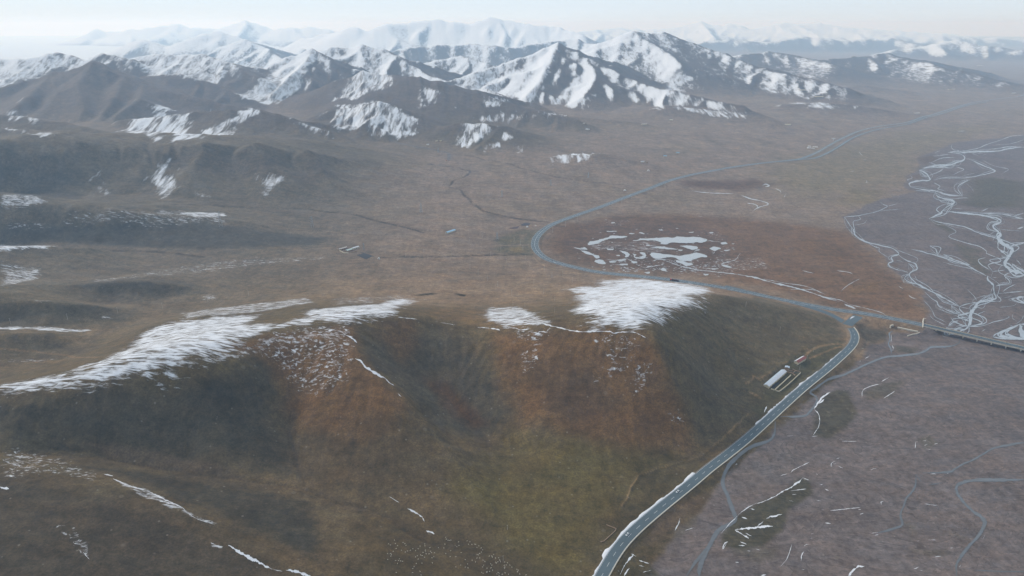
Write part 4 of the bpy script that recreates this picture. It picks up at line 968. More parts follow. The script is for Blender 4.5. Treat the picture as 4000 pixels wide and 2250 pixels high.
    n_cmb = noise_n(t, map_n(t, pos, (0, 0, R(30)), (.055, .0085, .02)), 1.0, 7, .66, .3)
    mixc = nd(t, 'ShaderNodeMix'); t.links.new(math_n(t, 'MULTIPLY', far, 2.0, None, True), mixc.inputs[0]); t.links.new(mixn.outputs[0], mixc.inputs[2]); t.links.new(n_cmb, mixc.inputs[3])
    mixf = nd(t, 'ShaderNodeMix'); t.links.new(math_n(t, 'MULTIPLY_ADD', far, 2.0, -1.0, True), mixf.inputs[0]); t.links.new(mixc.outputs[0], mixf.inputs[2]); t.links.new(math_n(t, 'MULTIPLY_ADD', n_far, .8, .1), mixf.inputs[3])
    nz = mixf.outputs[0]
    thr = range_n(t, snow, 0.0, 1.0, .72, .27)
    dif = math_n(t, 'SUBTRACT', nz, thr)
    sm = range_n(t, dif, -.055, .085, 0, 1)
    # no cover where the field is zero
    sm = math_n(t, 'MULTIPLY', sm, range_n(t, snow, .02, .10))
    thin = range_n(t, dif, .0, .22, .55, 1.0)
    snc = mix_c(t, thin, (.34, .345, .36, 1), (.64, .66, .69, 1))
    fin = mix_c(t, sm, colt, snc)
    t.links.new(fin, b.inputs['Base Color'])
    b.inputs['Roughness'].default_value = .95
    b.inputs['Specular IOR Level'].default_value = .12
    bmp = nd(t, 'ShaderNodeBump'); bmp.inputs['Strength'].default_value = .55; bmp.inputs['Distance'].default_value = 1.2
    hsum = math_n(t, 'ADD', math_n(t, 'MULTIPLY', p_tuft, .6), math_n(t, 'ADD', p_mid, math_n(t, 'MULTIPLY', sm, .25)))
    t.links.new(hsum, bmp.inputs['Height'])
    t.links.new(bmp.outputs[0], b.inputs['Normal'])
    return m
MAT_GROUND = terrain_material()
def plain_mat(name, col, rough=.8, var=.12, scale=.6, spec=.3, metal=0.0):
    m, t, b = new_mat(name)
    pos = nd(t, 'ShaderNodeNewGeometry').outputs['Position']
    n_ = noise_n(t, pos, scale, 4, .65)
    v = range_n(t, n_, .25, .75, 1 - var, 1 + var)
    sc = nd(t, 'ShaderNodeVectorMath', operation='SCALE'); sc.inputs[0].default_value = col[:3]; t.links.new(v, sc.inputs[3])
    t.links.new(sc.outputs[0], b.inputs['Base Color'])
    b.inputs['Roughness'].default_value = rough; b.inputs['Specular IOR Level'].default_value = spec; b.inputs['Metallic'].default_value = metal
    return m

# ------------------------------------------------------------------ object helpers
def link(o, parent=None):
    C.objects.link(o)
    if parent is not None: o.parent = parent
    return o
def mesh_np(name, verts, quads, mat, smooth_=False, parent=None, attrs=None):
    verts = np.ascontiguousarray(verts, np.float32); quads = np.ascontiguousarray(quads, np.int32)
    me = bpy.data.meshes.new(name)
    k_ = quads.shape[1]
    me.vertices.add(len(verts)); me.vertices.foreach_set('co', verts.ravel())
    me.loops.add(quads.size); me.loops.foreach_set('vertex_index', quads.ravel())
    me.polygons.add(len(quads)); me.polygons.foreach_set('loop_start', np.arange(0, quads.size, k_, dtype=np.int32))
    if smooth_: me.polygons.foreach_set('use_smooth', np.ones(len(quads), bool))
    for an, arr in (attrs or {}).items():
        a_ = me.attributes.new(an, 'FLOAT_COLOR', 'POINT')
        a_.data.foreach_set('color', np.ascontiguousarray(arr, np.float32).ravel())
    me.update(calc_edges=True)
    if mat: me.materials.append(mat)
    return link(bpy.data.objects.new(name, me), parent)
def mesh_py(name, verts, faces, mat, parent=None, smooth_=False):
    me = bpy.data.meshes.new(name); me.from_pydata([tuple(map(float, v)) for v in verts], [], faces); me.update()
    if smooth_:
        for p in me.polygons: p.use_smooth = True
    mats = mat if isinstance(mat, (list, tuple)) else [mat]
    for m in mats: me.materials.append(m)
    return link(bpy.data.objects.new(name, me), parent)
def tag(o, label, cat, group=None):
    o['label'] = label; o['category'] = cat
    if group: o['group'] = group
    return o
def struct(o, label=None):
    o['kind'] = 'structure'
    if label: o['label'] = label
    return o
def stuff(o, label=None):
    o['kind'] = 'stuff'
    if label: o['label'] = label
    return o
def empty(name, loc, rz=0.0):
    o = bpy.data.objects.new(name, None); o.location = loc; o.rotation_euler = (0, 0, rz)
    return link(o)
class MB:
    def __init__(s): s.v = []; s.f = []
    def box(s, x0, x1, y0, y1, z0, z1):
        n_ = len(s.v)
        s.v += [(x0, y0, z0), (x1, y0, z0), (x1, y1, z0), (x0, y1, z0), (x0, y0, z1), (x1, y0, z1), (x1, y1, z1), (x0, y1, z1)]
        s.f += [tuple(n_ + i for i in q_) for q_ in ((0, 3, 2, 1), (4, 5, 6, 7), (0, 1, 5, 4), (1, 2, 6, 5), (2, 3, 7, 6), (3, 0, 4, 7))]
        return s
    def bar(s, a, b, w):
        a = Vector(a); b = Vector(b); d = (b - a).normalized()
        u = d.cross(Vector((0, 0, 1)))
        if u.length < 1e-3: u = Vector((1, 0, 0))
        u.normalize(); v_ = d.cross(u).normalized()
        n_ = len(s.v)
        for p in (a, b):
            for q_ in ((-1, -1), (1, -1), (1, 1), (-1, 1)): s.v.append(tuple(p + u * q_[0] * w + v_ * q_[1] * w))
        s.f += [tuple(n_ + i for i in q_) for q_ in ((0, 1, 2, 3), (7, 6, 5, 4), (0, 4, 5, 1), (1, 5, 6, 2), (2, 6, 7, 3), (3, 7, 4, 0))]
        return s
    def lathe(s, prof, seg=10, cx=0, cy=0):
        n_ = len(s.v)
        for (r_, z_) in prof:
            for k_ in range(seg):
                a_ = 2 * math.pi * k_ / seg; s.v.append((cx + r_ * math.cos(a_), cy + r_ * math.sin(a_), z_))
        for i in range(len(prof) - 1):
            for k_ in range(seg):
                k2 = (k_ + 1) % seg
                s.f.append((n_ + i * seg + k_, n_ + i * seg + k2, n_ + (i + 1) * seg + k2, n_ + (i + 1) * seg + k_))
        s.f.append(tuple(n_ + (len(prof) - 1) * seg + k_ for k_ in range(seg)))
        s.f.append(tuple(n_ + k_ for k_ in reversed(range(seg))))
        return s
    def prism(s, pts, z0, z1):
        n_ = len(s.v); k_ = len(pts)
        s.v += [(p[0], p[1], z0) for p in pts] + [(p[0], p[1], z1) for p in pts]
        s.f.append(tuple(n_ + k_ + i for i in range(k_))); s.f.append(tuple(n_ + i for i in reversed(range(k_))))
        for i in range(k_): s.f.append((n_ + i, n_ + (i + 1) % k_, n_ + k_ + (i + 1) % k_, n_ + k_ + i))
        return s
    def build(s, name, mat, parent=None, smooth_=False):
        return mesh_py(name, s.v, s.f, mat, parent, smooth_)

# ------------------------------------------------------------------ terrain meshes
idx = np.arange(NR * NT, dtype=np.int64).reshape(NR, NT)
quads = np.stack([idx[1:, :-1], idx[1:, 1:], idx[:-1, 1:], idx[:-1, :-1]], -1).reshape(-1, 4)
V_ALL = np.stack([GX, GY, HT], -1).reshape(-1, 3)
nearw = (1 - sstep(900, 1500, RAD))[..., None]
ALB = ALB * (1 + nearw * (np.array([1.10, .98, .74]) - 1) * (1 - bm[..., None]))
ALBF = np.concatenate([ALB * .68, np.ones((NR, NT, 1), np.float32)], -1).reshape(-1, 4)
COVF = np.stack([SN, FARN, BLOB, bm.astype(np.float32)], -1).reshape(-1, 4)
cls = np.zeros((NR, NT), np.int8)                       # 0 grassland
cls[(bm > .5)] = 1
cls[(RAD < 1150) & (HT > 7) & (GX < 560) & (bm < .5) & (H > 7)] = 2
cls[(Hm > H + 4) & (RAD > 2000)] = 3
cf = cls[:-1, :-1].ravel()
for ci, (nm, lab) in enumerate((('grassland', 'wide brown grass plain with low rolling ridges'), ('riverbed', 'mauve grey gravel river bed'), ('hillside', 'rust and grey grassy hill in the foreground'), ('mountains', 'brown and snow covered mountains behind the plain'))):
    qs = quads[cf == ci]
    if not len(qs): continue
    used = np.zeros(NR * NT, bool); used[qs.ravel()] = True
    remap = np.cumsum(used) - 1
    struct(mesh_np(nm, V_ALL[used], remap[qs], MAT_GROUND, True, attrs={'albedo': ALBF[used], 'cover': COVF[used]}), lab)

# ------------------------------------------------------------------ haze over the whole country
top = max(float(HT.max()), CAM_Z) + 40
bot = float(HT.min()) - 2.0
hz = MB().box(-40500, 40500, -40500, 40500, bot, top).build('haze', None)
mh = bpy.data.materials.new('haze_air'); mh.use_nodes = True
t = mh.node_tree; t.nodes.clear()
o_ = t.nodes.new('ShaderNodeOutputMaterial'); pv = t.nodes.new('ShaderNodeVolumePrincipled')
pv.inputs['Color'].default_value = (.46, .71, 1.0, 1)
pv.inputs['Absorption Color'].default_value = (1, 1, 1, 1)
pv.inputs['Density'].default_value = 9.3e-5
pv.inputs['Anisotropy'].default_value = .12
t.links.new(pv.outputs[0], o_.inputs['Volume'])
hz.data.materials.clear(); hz.data.materials.append(mh)
stuff(hz, 'pale blue haze filling the air over the plain')

# ------------------------------------------------------------------ water: braided channels, streams, frozen ponds
def water_material(name, col, rough, spec=.5, var=.12):
    m, t, b = new_mat(name)
    pos = nd(t, 'ShaderNodeNewGeometry').outputs['Position']
    n_ = noise_n(t, map_n(t, pos, (0, 0, R(20)), (.05, .16, .1)), 1.0, 5, .6)
    v = range_n(t, n_, .3, .7, 1 - var, 1 + var)
    sc = nd(t, 'ShaderNodeVectorMath', operation='SCALE'); sc.inputs[0].default_value = col; t.links.new(v, sc.inputs[3])
    t.links.new(sc.outputs[0], b.inputs['Base Color'])
    t.links.new(range_n(t, n_, .3, .7, rough * .7, rough * 1.5), b.inputs['Roughness'])
    b.inputs['Specular IOR Level'].default_value = spec; b.inputs['IOR'].default_value = 1.33
    bmp = nd(t, 'ShaderNodeBump'); bmp.inputs['Strength'].default_value = .15; bmp.inputs['Distance'].default_value = .3
    t.links.new(noise_n(t, pos, .9, 3, .6), bmp.inputs['Height']); t.links.new(bmp.outputs[0], b.inputs['Normal'])
    return m
M_ICEWATER = water_material('milky_water', (.30, .335, .365), .32)
M_WATER = water_material('slate_water', (.115, .122, .128), .16)
M_POND = water_material('pond_ice', (.37, .40, .42), .35, .4, .06)
M_SNOWDRIFT = plain_mat('drift_snow', (.60, .615, .64), .9, .08, .8, .2)

def px_ribbon(pts, w, step_px=7.0, jit=.35, lift=.22, seed=0, taper=True, z=None):
    """ribbon on the ground following a photo polyline; w is its width in photo pixels, turned into metres on the ground"""
    rs = np.random.default_rng(abs(hash((round(pts[0][0], 1), round(pts[-1][1], 1), seed))) % 100000 if False else int(pts[0][0] * 7 + pts[-1][1] * 13 + seed) % 100000)
    P = catmull([(p[0], p[1], 0.0) for p in pts], step_px)
    n_ = len(P)
    tx = np.gradient(P[:, 0]); ty = np.gradient(P[:, 1]); L = np.hypot(tx, ty) + 1e-6
    nx, ny = -ty / L, tx / L
    j1 = (smooth(rs.normal(0, 1, n_), 1) + 1.6 * smooth(rs.normal(0, 1, n_), 4)) * jit; j2 = (smooth(rs.normal(0, 1, n_), 1) + 1.6 * smooth(rs.normal(0, 1, n_), 4)) * jit
    tp = np.ones(n_)
    if taper:
        k_ = np.minimum(np.arange(n_), np.arange(n_)[::-1]) / max(2.0, n_ * .12); tp = np.clip(k_, .25, 1)
    wl = w * .5 * np.clip(1 + j1, .25, 2.4) * tp; wr = w * .5 * np.clip(1 + j2, .25, 2.4) * tp
    vs = []
    for s_, ww in ((1, wl), (-1, wr)):
        qx, qy = P[:, 0] + s_ * nx * ww, P[:, 1] + s_ * ny * ww
        vs.append(hit_many(qx, qy))
    vs = np.array(vs)                       # 2, n, 3
    mid = vs.mean(0)
    allv = np.stack([vs[0], mid, vs[1]], 1).reshape(-1, 3)
    allv[:, 2] = np.maximum(height(allv[:, 0], allv[:, 1]), allv[:, 2] if z is not None else -9) + lift
    f = []
    for i in range(n_ - 1):
        for k_ in range(2):
            a = i * 3 + k_
            f.append((a, a + 1, a + 4, a + 3))
    return allv, np.array(f)
def flip_up(v, f):
    a, b, c = v[f[:, 0]], v[f[:, 1]], v[f[:, 2]]
    nz = np.cross(b - a, c - a)[:, 2]
    f = f.copy(); f[nz < 0] = f[nz < 0][:, ::-1]
    return f
def ribbons(name, items, mat, lift=.22, jit=.35, parent=None, stp=7.0):
    V, F, o = [], [], 0
    for k_, (pts, w) in enumerate(items):
        v, f = px_ribbon(pts, w, step_px=stp, jit=jit, lift=lift + .001 * (k_ % 90), seed=k_)
        V.append(v); F.append(flip_up(v, f) + o); o += len(v)
    return mesh_np(name, np.vstack(V), np.vstack(F), mat, True, parent)
RIV = []
def riv(cv, *its):
    for p, w in its: RIV.append((cv(p), w / (3.22 if cv in (d5, d6, e3) else 1.0)))
riv(d5, ([(2576, 240), (2400, 255), (2250, 290), (2000, 300), (1850, 310), (1720, 315), (1620, 305)], 13), ([(1720, 315), (1800, 340), (1830, 375), (1800, 410), (1720, 435), (1640, 465), (1500, 470), (1400, 490), (1260, 530)], 17),
 ([(1260, 530), (1340, 570), (1380, 610), (1400, 650), (1360, 665), (1280, 665), (1180, 680), (1130, 700), (1150, 740)], 18), ([(1850, 385), (1950, 420), (2080, 480), (2200, 530), (2210, 550), (2100, 580), (1980, 605), (1800, 630), (1560, 630), (1440, 660)], 11),
 ([(1150, 740), (1230, 760), (1400, 790), (1480, 800), (1600, 840), (1800, 855)], 10), ([(1460, 810), (1480, 850), (1560, 890), (1660, 910), (1700, 940), (1600, 1000), (1540, 1050), (1530, 1080), (1380, 1140)], 20),
 ([(1380, 1140), (1500, 1185), (1700, 1220), (1850, 1250), (2000, 1320), (2200, 1380), (2300, 1400)], 11), ([(1570, 1045), (1700, 1060), (1900, 1080), (2100, 1105), (2250, 1140), (2290, 1180), (2200, 1220), (2190, 1250), (2250, 1310), (2230, 1350), (2260, 1400), (2300, 1440)], 20),
 ([(2020, 1070), (2300, 1085), (2450, 1115), (2576, 1145)], 11), ([(2576, 1070), (2440, 1110)], 10), ([(1140, 595), (1170, 630), (1110, 650), (1130, 670)], 5), ([(1440, 690), (1520, 735), (1490, 765), (1590, 795)], 8),
 ([(1900, 650), (1820, 680), (1750, 730), (1750, 780), (1800, 860)], 10), ([(1840, 690), (1900, 740), (1950, 805)], 4), ([(1200, 785), (1400, 800)], 5), ([(1640, 895), (1800, 880), (1880, 880)], 5),
 ([(760, 925), (810, 965), (860, 985), (780, 1030), (700, 1060), (560, 1090), (490, 1105), (320, 1120)], 8), ([(980, 955), (860, 985)], 4), ([(1010, 1025), (850, 1035), (700, 1055)], 4), ([(490, 1105), (520, 1150), (440, 1170), (430, 1220), (460, 1330)], 7),
 ([(320, 1120), (350, 1170), (400, 1240), (440, 1300), (460, 1360), (600, 1449)], 12), ([(600, 1160), (560, 1200), (450, 1220)], 4), ([(1680, 200), (1660, 235), (1690, 275), (1760, 290), (1620, 310)], 5), ([(2400, 110), (2260, 160), (2100, 210), (1980, 260), (1750, 300)], 6),
 ([(2576, 150), (2400, 200), (2200, 215)], 4), ([(2050, 320), (1930, 320), (2000, 350)], 4), ([(1640, 330), (1480, 350), (1420, 350)], 5), ([(1530, 290), (1460, 310), (1490, 340)], 4), ([(1400, 440), (1540, 380), (1700, 370)], 7), ([(2050, 400), (2160, 460), (2250, 490), (2380, 520), (2290, 580)], 5),
 ([(1680, 590), (1760, 550), (1820, 520), (1720, 490)], 6), ([(1950, 570), (1800, 600)], 4), ([(1560, 1210), (1720, 1300), (1640, 1350), (1650, 1385), (1860, 1449)], 6), ([(2490, 1270), (2576, 1245)], 16), ([(1380, 600), (1520, 545), (1560, 510)], 8), ([(1300, 500), (1500, 490), (1640, 470), (1740, 420)], 14),
 ([(2300, 1230), (2260, 1260), (2330, 1280), (2576, 1300)], 6), ([(1690, 1010), (1800, 1020)], 5), ([(2130, 1010), (2040, 1050)], 8), ([(2200, 1310), (2140, 1340)], 5), ([(1700, 400), (1680, 420), (1800, 405)], 5), ([(1480, 470), (1420, 445), (1380, 435)], 7), ([(2576, 90), (2440, 100), (2300, 140)], 5), ([(2100, 330), (2050, 345)], 3), ([(2360, 260), (2300, 245), (2500, 235)], 5))
riv(d6, ([(420, 0), (460, 60), (520, 110), (610, 155), (760, 185), (900, 220), (970, 260), (1000, 300), (920, 330), (905, 350), (930, 390), (880, 410), (875, 440), (960, 490), (1120, 530)], 13), ([(610, 155), (700, 205), (760, 225), (750, 260), (830, 320), (905, 360)], 8),
 ([(1000, 310), (1080, 370), (1200, 420), (1230, 460), (1230, 490), (1140, 540), (1150, 590), (1230, 670), (1350, 740), (1450, 790), (1600, 870), (1770, 960)], 17), ([(1140, 540), (1080, 590), (1100, 630), (1230, 680)], 13), ([(980, 250), (1170, 320), (1240, 360), (1220, 410)], 5), ([(1120, 415), (1180, 480), (1160, 520)], 10),
 ([(1330, 780), (1420, 860), (1480, 900), (1500, 950), (1600, 1000), (1750, 1060), (1870, 1130)], 11), ([(1310, 880), (1380, 950), (1430, 1030), (1460, 1090), (1540, 1130), (1600, 1165)], 7), ([(1380, 1050), (1440, 1120), (1580, 1190)], 5),
 ([(2220, 0), (2280, 50), (2260, 100), (2330, 180), (2440, 240), (2420, 290), (2390, 340), (2340, 400), (2360, 460), (2500, 530), (2600, 565)], 46), ([(2120, 575), (2120, 620), (2190, 700), (2200, 780), (2220, 860), (2100, 890), (1990, 920), (1970, 970)], 28), ([(2000, 905), (1960, 980), (1910, 1030), (1890, 1090), (1900, 1150), (1860, 1220)], 46), ([(1880, 1200), (1830, 1245), (1760, 1280), (1715, 1310)], 28),
 ([(1160, 240), (1370, 290), (1550, 340), (1700, 390), (1880, 450), (1960, 500), (2120, 580)], 13), ([(1390, 195), (1470, 240), (1490, 310)], 18), ([(1560, 300), (1700, 370), (1900, 440)], 14), ([(1650, 90), (1750, 130), (1900, 170), (2030, 210), (2110, 270), (2100, 290), (2250, 350), (2280, 390), (2130, 430), (2150, 480), (2180, 520), (2160, 590)], 9),
 ([(2090, 345), (2000, 375), (2050, 440), (2150, 500)], 9), ([(2330, 500), (2180, 520)], 5), ([(2410, 530), (2330, 570), (2390, 630), (2390, 665), (2300, 680), (2220, 705)], 10), ([(2470, 680), (2380, 720), (2310, 770)], 9), ([(2576, 765), (2400, 780), (2240, 800)], 9), ([(2576, 840), (2490, 860), (2600, 930)], 20), ([(1850, 735), (1940, 820), (1985, 890)], 6), ([(2000, 900), (2090, 850), (2160, 800)], 10),
 ([(2576, 1060), (2540, 1130), (2470, 1180)], 8), ([(2520, 1180), (2540, 1260), (2620, 1380)], 80), ([(2490, 910), (2440, 950), (2270, 970)], 6), ([(1880, 1215), (2050, 1200), (2200, 1150), (2300, 1130), (2390, 1090), (2310, 1055)], 8), ([(1960, 1070), (2100, 1010)], 6), ([(1600, 1220), (1640, 1290), (1690, 1310)], 26), ([(1620, 1210), (1680, 1165), (1750, 1135)], 10), ([(1650, 1090), (1680, 1145)], 6), ([(1660, 940), (1720, 1010), (1780, 1045)], 10),
 ([(2600, 150), (2440, 190), (2400, 220)], 13), ([(1550, 400), (1750, 450), (1950, 490)], 5), ([(970, 375), (1060, 400)], 5), ([(2300, 840), (2220, 850)], 6), ([(2420, 835), (2310, 850)], 5), ([(2240, 600), (2180, 590)], 5), ([(2290, 320), (2330, 330), (2420, 290)], 12), ([(2480, 370), (2540, 440)], 8), ([(2420, 420), (2500, 480), (2600, 520)], 14), ([(1200, 565), (1230, 620), (1330, 690)], 4), ([(2440, 1050), (2430, 1100), (2480, 1140)], 6), ([(2040, 1275), (2100, 1240)], 7), ([(2250, 1010), (2250, 1050)], 7), ([(2390, 1190), (2450, 1215)], 7), ([(1780, 965), (1890, 985)], 5))
rs = random.Random(11)
BR = []
for p_, w_ in list(RIV):
    if w_ < 2.8 or len(p_) < 3: continue
    for _ in range(5 if w_ < 6 else 9):
        a_ = rs.randrange(0, len(p_) - 2); b_ = min(len(p_) - 1, a_ + rs.choice((2, 3, 3, 4)))
        sg = rs.choice((-1, 1)); amp = w_ * rs.uniform(.6, 3.0) + 2.5
        sub = p_[a_:b_ + 1]; out = []
        for i_, q_ in enumerate(sub):
            k_ = math.sin(math.pi * i_ / (len(sub) - 1)); t0 = sub[max(i_ - 1, 0)]; t1 = sub[min(i_ + 1, len(sub) - 1)]
            dx_, dy_ = t1[0] - t0[0], t1[1] - t0[1]; L_ = math.hypot(dx_, dy_) + 1e-6
            out.append((q_[0] - dy_ / L_ * sg * amp * k_ * 1.6 + rs.uniform(-1, 1), q_[1] + dx_ / L_ * sg * amp * k_ * .7 + rs.uniform(-.6, .6)))
        BR.append((out, max(.6, w_ * rs.uniform(.10, .26))))
RIV = [(p_, w_ * .74) for p_, w_ in RIV] + BR
M_WET = plain_mat('wet_gravel', (.070, .058, .054), .75, .2, .2, .4)
stuff(ribbons('wet_margin', [(p_, w_ * 1.7 + .9) for p_, w_ in RIV if w_ > 1.2], M_WET, .13, .5, None, 7.0), 'dark wet gravel margins along the river channels')
struct(ribbons('river', RIV, M_ICEWATER, .24, .65, None, 4.5), 'pale icy braided river channels on the gravel bed')
S2 = [(e3([(1760, 395), (1765, 440), (1690, 480), (1560, 500), (1400, 505), (1360, 540), (1250, 580), (1100, 605), (880, 625), (760, 650), (640, 700)]) + c6([(1400, 1345), (1280, 1400), (1140, 1449)]), 7.5),
 (c8([(1690, 0), (1600, 25), (1530, 70), (1500, 95), (1535, 130), (1500, 190), (1460, 215), (1350, 215)]), 9), (c8([(1325, 240), (1320, 300), (1290, 340), (1200, 370), (1120, 430), (1075, 490), (1060, 550), (1085, 620), (1115, 700), (1120, 740), (1040, 790), (990, 870), (930, 940), (870, 1030)]), 14),
 (c8([(1040, 790), (985, 880), (950, 960), (940, 1030)]), 16), (e3([(925, 300), (880, 330), (890, 400), (870, 470), (900, 520), (910, 590)]), 6),
 (g8([(1900, 65), (1700, 100), (1550, 130), (1430, 190), (1330, 250), (1220, 300), (1130, 350), (1070, 380), (800, 390)]), 7), (g8([(1900, 455), (1600, 465), (1400, 462), (1230, 480), (1150, 530), (1160, 600), (1220, 680), (1300, 770), (1430, 870), (1420, 960), (1350, 1060), (1250, 1170), (1200, 1240), (1150, 1340), (1150, 1480)]), 12), (g8([(735, 400), (720, 540), (640, 640), (600, 740), (570, 820), (590, 900), (570, 940), (440, 980), (320, 1010)]), 8),
 (g8([(1340, 1390), (1500, 1400), (1700, 1405), (1900, 1400)]), 4), (g8([(740, 420), (790, 480)]), 4), (g8([(870, 510), (1000, 490)]), 4)]
struct(ribbons('stream', S2, M_WATER, .24, .25), 'slate blue shallow streams winding over the near gravel bed')
def px_polygon(pts, lift):
    w = world_pts(pts)
    c = catmull([(p[0], p[1], 0.0) for p in w] + [(w[0][0], w[0][1], 0.0)], 4.0)[:-1]
    c[:, 0] += 5.0 * fbm(c[:, 0] / 18, c[:, 1] / 18, 401, 4, .6); c[:, 1] += 8.0 * fbm(c[:, 0] / 18 + 40, c[:, 1] / 18, 402, 4, .6)
    z_ = height(c[:, 0], c[:, 1])
    return [(p[0], p[1], zz + lift) for p, zz in zip(c, np.full(len(c), np.median(z_)))]
PONDS = [[(1040, 285), (1180, 270), (1170, 240), (1280, 240), (1300, 262), (1460, 262), (1500, 255), (1700, 252), (1760, 240), (1880, 250), (1960, 245), (2060, 255), (2130, 290), (2060, 320), (2010, 312), (1960, 318), (1900, 330), (1780, 320), (1720, 318), (1650, 325), (1630, 340), (1570, 340), (1545, 310), (1480, 292), (1300, 285), (1200, 295), (1080, 295)],
 [(880, 245), (950, 228), (1060, 232), (1130, 248), (1050, 262), (960, 262), (850, 280), (780, 318), (700, 340), (630, 350), (650, 318), (760, 280)], [(455, 380), (560, 385), (590, 372), (625, 405), (560, 402), (500, 395)], [(540, 415), (620, 430), (690, 460), (760, 480), (780, 510), (730, 520), (690, 480), (600, 450)], [(710, 535), (820, 530), (830, 550), (860, 585), (780, 580), (720, 560)],
 [(1400, 440), (1520, 450), (1640, 470), (1780, 480), (1960, 450), (2030, 450), (2140, 482), (2040, 510), (1960, 530), (1940, 545), (1800, 540), (1720, 510), (1640, 500), (1560, 515), (1480, 520), (1440, 490)], [(1400, 370), (1500, 365), (1640, 375), (1745, 405), (1640, 405), (1540, 388)], [(1780, 355), (1900, 350), (1990, 365), (2005, 390), (1940, 408), (1850, 378)], [(2150, 385), (2220, 368), (2300, 385), (2290, 405), (2230, 418), (2170, 400)],
 [(1025, 415), (1090, 425), (1150, 460), (1140, 500), (1095, 505), (1105, 470), (1060, 440)], [(1200, 455), (1240, 465), (1215, 490), (1290, 500), (1320, 470), (1285, 445), (1340, 445), (1350, 500), (1290, 522), (1220, 505)], [(870, 390), (950, 392), (945, 402), (880, 405)], [(1040, 580), (1130, 580), (1130, 600), (1035, 598)], [(2300, 318), (2370, 313), (2385, 335), (2310, 337)],
 [(1740, 540), (1830, 545), (1860, 570), (1930, 580), (1960, 595), (1860, 610), (1830, 590), (1750, 560)], [(1550, 660), (1590, 640), (1630, 668), (1580, 675)], [(1350, 695), (1410, 688), (1420, 705), (1390, 708)], [(2070, 706), (2150, 712), (2110, 727)], [(2300, 590), (2380, 600), (2440, 625), (2370, 627)], [(1180, 553), (1230, 548), (1250, 570), (1200, 578)], [(920, 60), (970, 62), (960, 72), (925, 72)], [(870, 172), (990, 172), (985, 180), (880, 180)], [(1150, 200), (1225, 200), (1220, 208), (1155, 210)],
 [(1520, 152), (1580, 156), (1570, 164), (1525, 160)], [(1265, 188), (1310, 185), (1345, 205), (1320, 208)], [(1900, 185), (1950, 182), (1945, 194), (1905, 194)], [(2160, 185), (2210, 188), (2200, 200), (2165, 196)], [(980, 470), (1040, 468), (1010, 490)], [(1360, 350), (1405, 348), (1400, 360), (1365, 360)], [(2345, 410), (2420, 408), (2370, 425)], [(1770, 405), (1820, 405), (1815, 420), (1775, 418)], [(1340, 630), (1430, 608), (1410, 630)], [(2180, 640), (2270, 645), (2260, 655), (2190, 652)], [(900, 555), (990, 555), (980, 570), (915, 568)], [(1000, 545), (1110, 525), (1100, 545), (1030, 552)]]
for k_, pl in enumerate(PONDS):
    w = px_polygon(d4(pl), .42 + .004 * k_)
    o = mesh_py('pond', w, [tuple(range(len(w)))], M_POND)
    if o.data.polygons[0].normal.z < 0: o.data.flip_normals()
    struct(o)
SM = []
rs = random.Random(5)
for _ in range(420):                                     # puddles too small to pick out singly
    x, y = rs.choice([(rs.uniform(480, 2500), rs.uniform(120, 700)), (rs.uniform(1700, 2500), rs.uniform(550, 720)), (rs.uniform(900, 2000), rs.uniform(520, 680))])
    if ((x - 1450) / 1050) ** 2 + ((y - 420) / 310) ** 2 > 1: continue
    l_ = rs.uniform(4, 24)
    SM.append((d4([(x, y), (x + l_, y + rs.uniform(-2, 4)), (x + 2 * l_, y + rs.uniform(-3, 3))]), rs.uniform(.8, 2.6)))
SM += [(d4([(1600, 525), (1700, 545), (1770, 600), (1850, 620), (2000, 660), (2200, 680), (2480, 710), (2576, 718)]), 3.0), (d4([(1440, 550), (1500, 530), (1620, 528)]), 3), (d4([(860, 525), (980, 540), (1110, 520), (1180, 545), (1240, 560)]), 3), (d4([(2130, 290), (2200, 300), (2300, 310)]), 2), (d4([(2235, 415), (2220, 445), (2190, 465)]), 3), (d4([(2550, 450), (2520, 490), (2490, 530), (2400, 560), (2300, 585)]), 3.5), (d4([(1560, 600), (1470, 610), (1420, 635)]), 3), (d4([(1950, 400), (2040, 405), (1970, 425), (2010, 445)]), 3.5), (d4([(1080, 620), (1150, 648)]), 3),
 (c6([(-20, 578), (130, 630), (260, 655), (400, 670), (520, 685)]), 2.2), (c6([(520, 685), (640, 705), (760, 740), (880, 770), (1000, 800), (1130, 845), (1250, 880)]), 6.5), (c6([(700, 715), (850, 745), (1010, 770), (1150, 830)]), 3.0), (c6([(1120, 840), (1250, 868), (1330, 902), (1450, 930), (1540, 955), (1590, 985)]), 4.0), (c6([(1280, 895), (1360, 930)]), 6), (c6([(880, 790), (1020, 790), (1100, 800)]), 3),
 (c6([(1390, 715), (1330, 745), (1280, 780), (1255, 810)]), 3), (c6([(1230, 655), (1310, 668), (1340, 680)]), 3), (c6([(980, 655), (1060, 675)]), 2.5), (c6([(1740, 830), (1765, 850), (1800, 860)]), 3), (c6([(1665, 765), (1700, 785)]), 3),
 (c6([(180, 82), (300, 98), (480, 105)]), 3), (c6([(540, 115), (600, 140), (680, 155), (735, 180), (660, 205), (620, 235)]), 4.5), (c6([(585, 170), (650, 185), (660, 205)]), 5), (c6([(690, 45), (720, 38), (745, 48), (715, 55)]), 6), (c6([(785, 68), (820, 85), (825, 100)]), 3), (c6([(860, 108), (850, 130)]), 4), (c6([(230, 268), (265, 268)]), 3), (c6([(395, 460), (440, 462)]), 6), (d5([(400, 545), (440, 543)]), 3), (d5([(590, 660), (600, 680), (580, 690)]), 2), (d5([(500, 300), (530, 340), (550, 345)]), 2), (d5([(550, 400), (590, 402)]), 3), (d5([(1740, 40), (1830, 38)]), 2)]
SM = [(p_, w_ * (.6 if w_ > 2 and p_[0][0] > 2590 else .85)) for p_, w_ in SM]
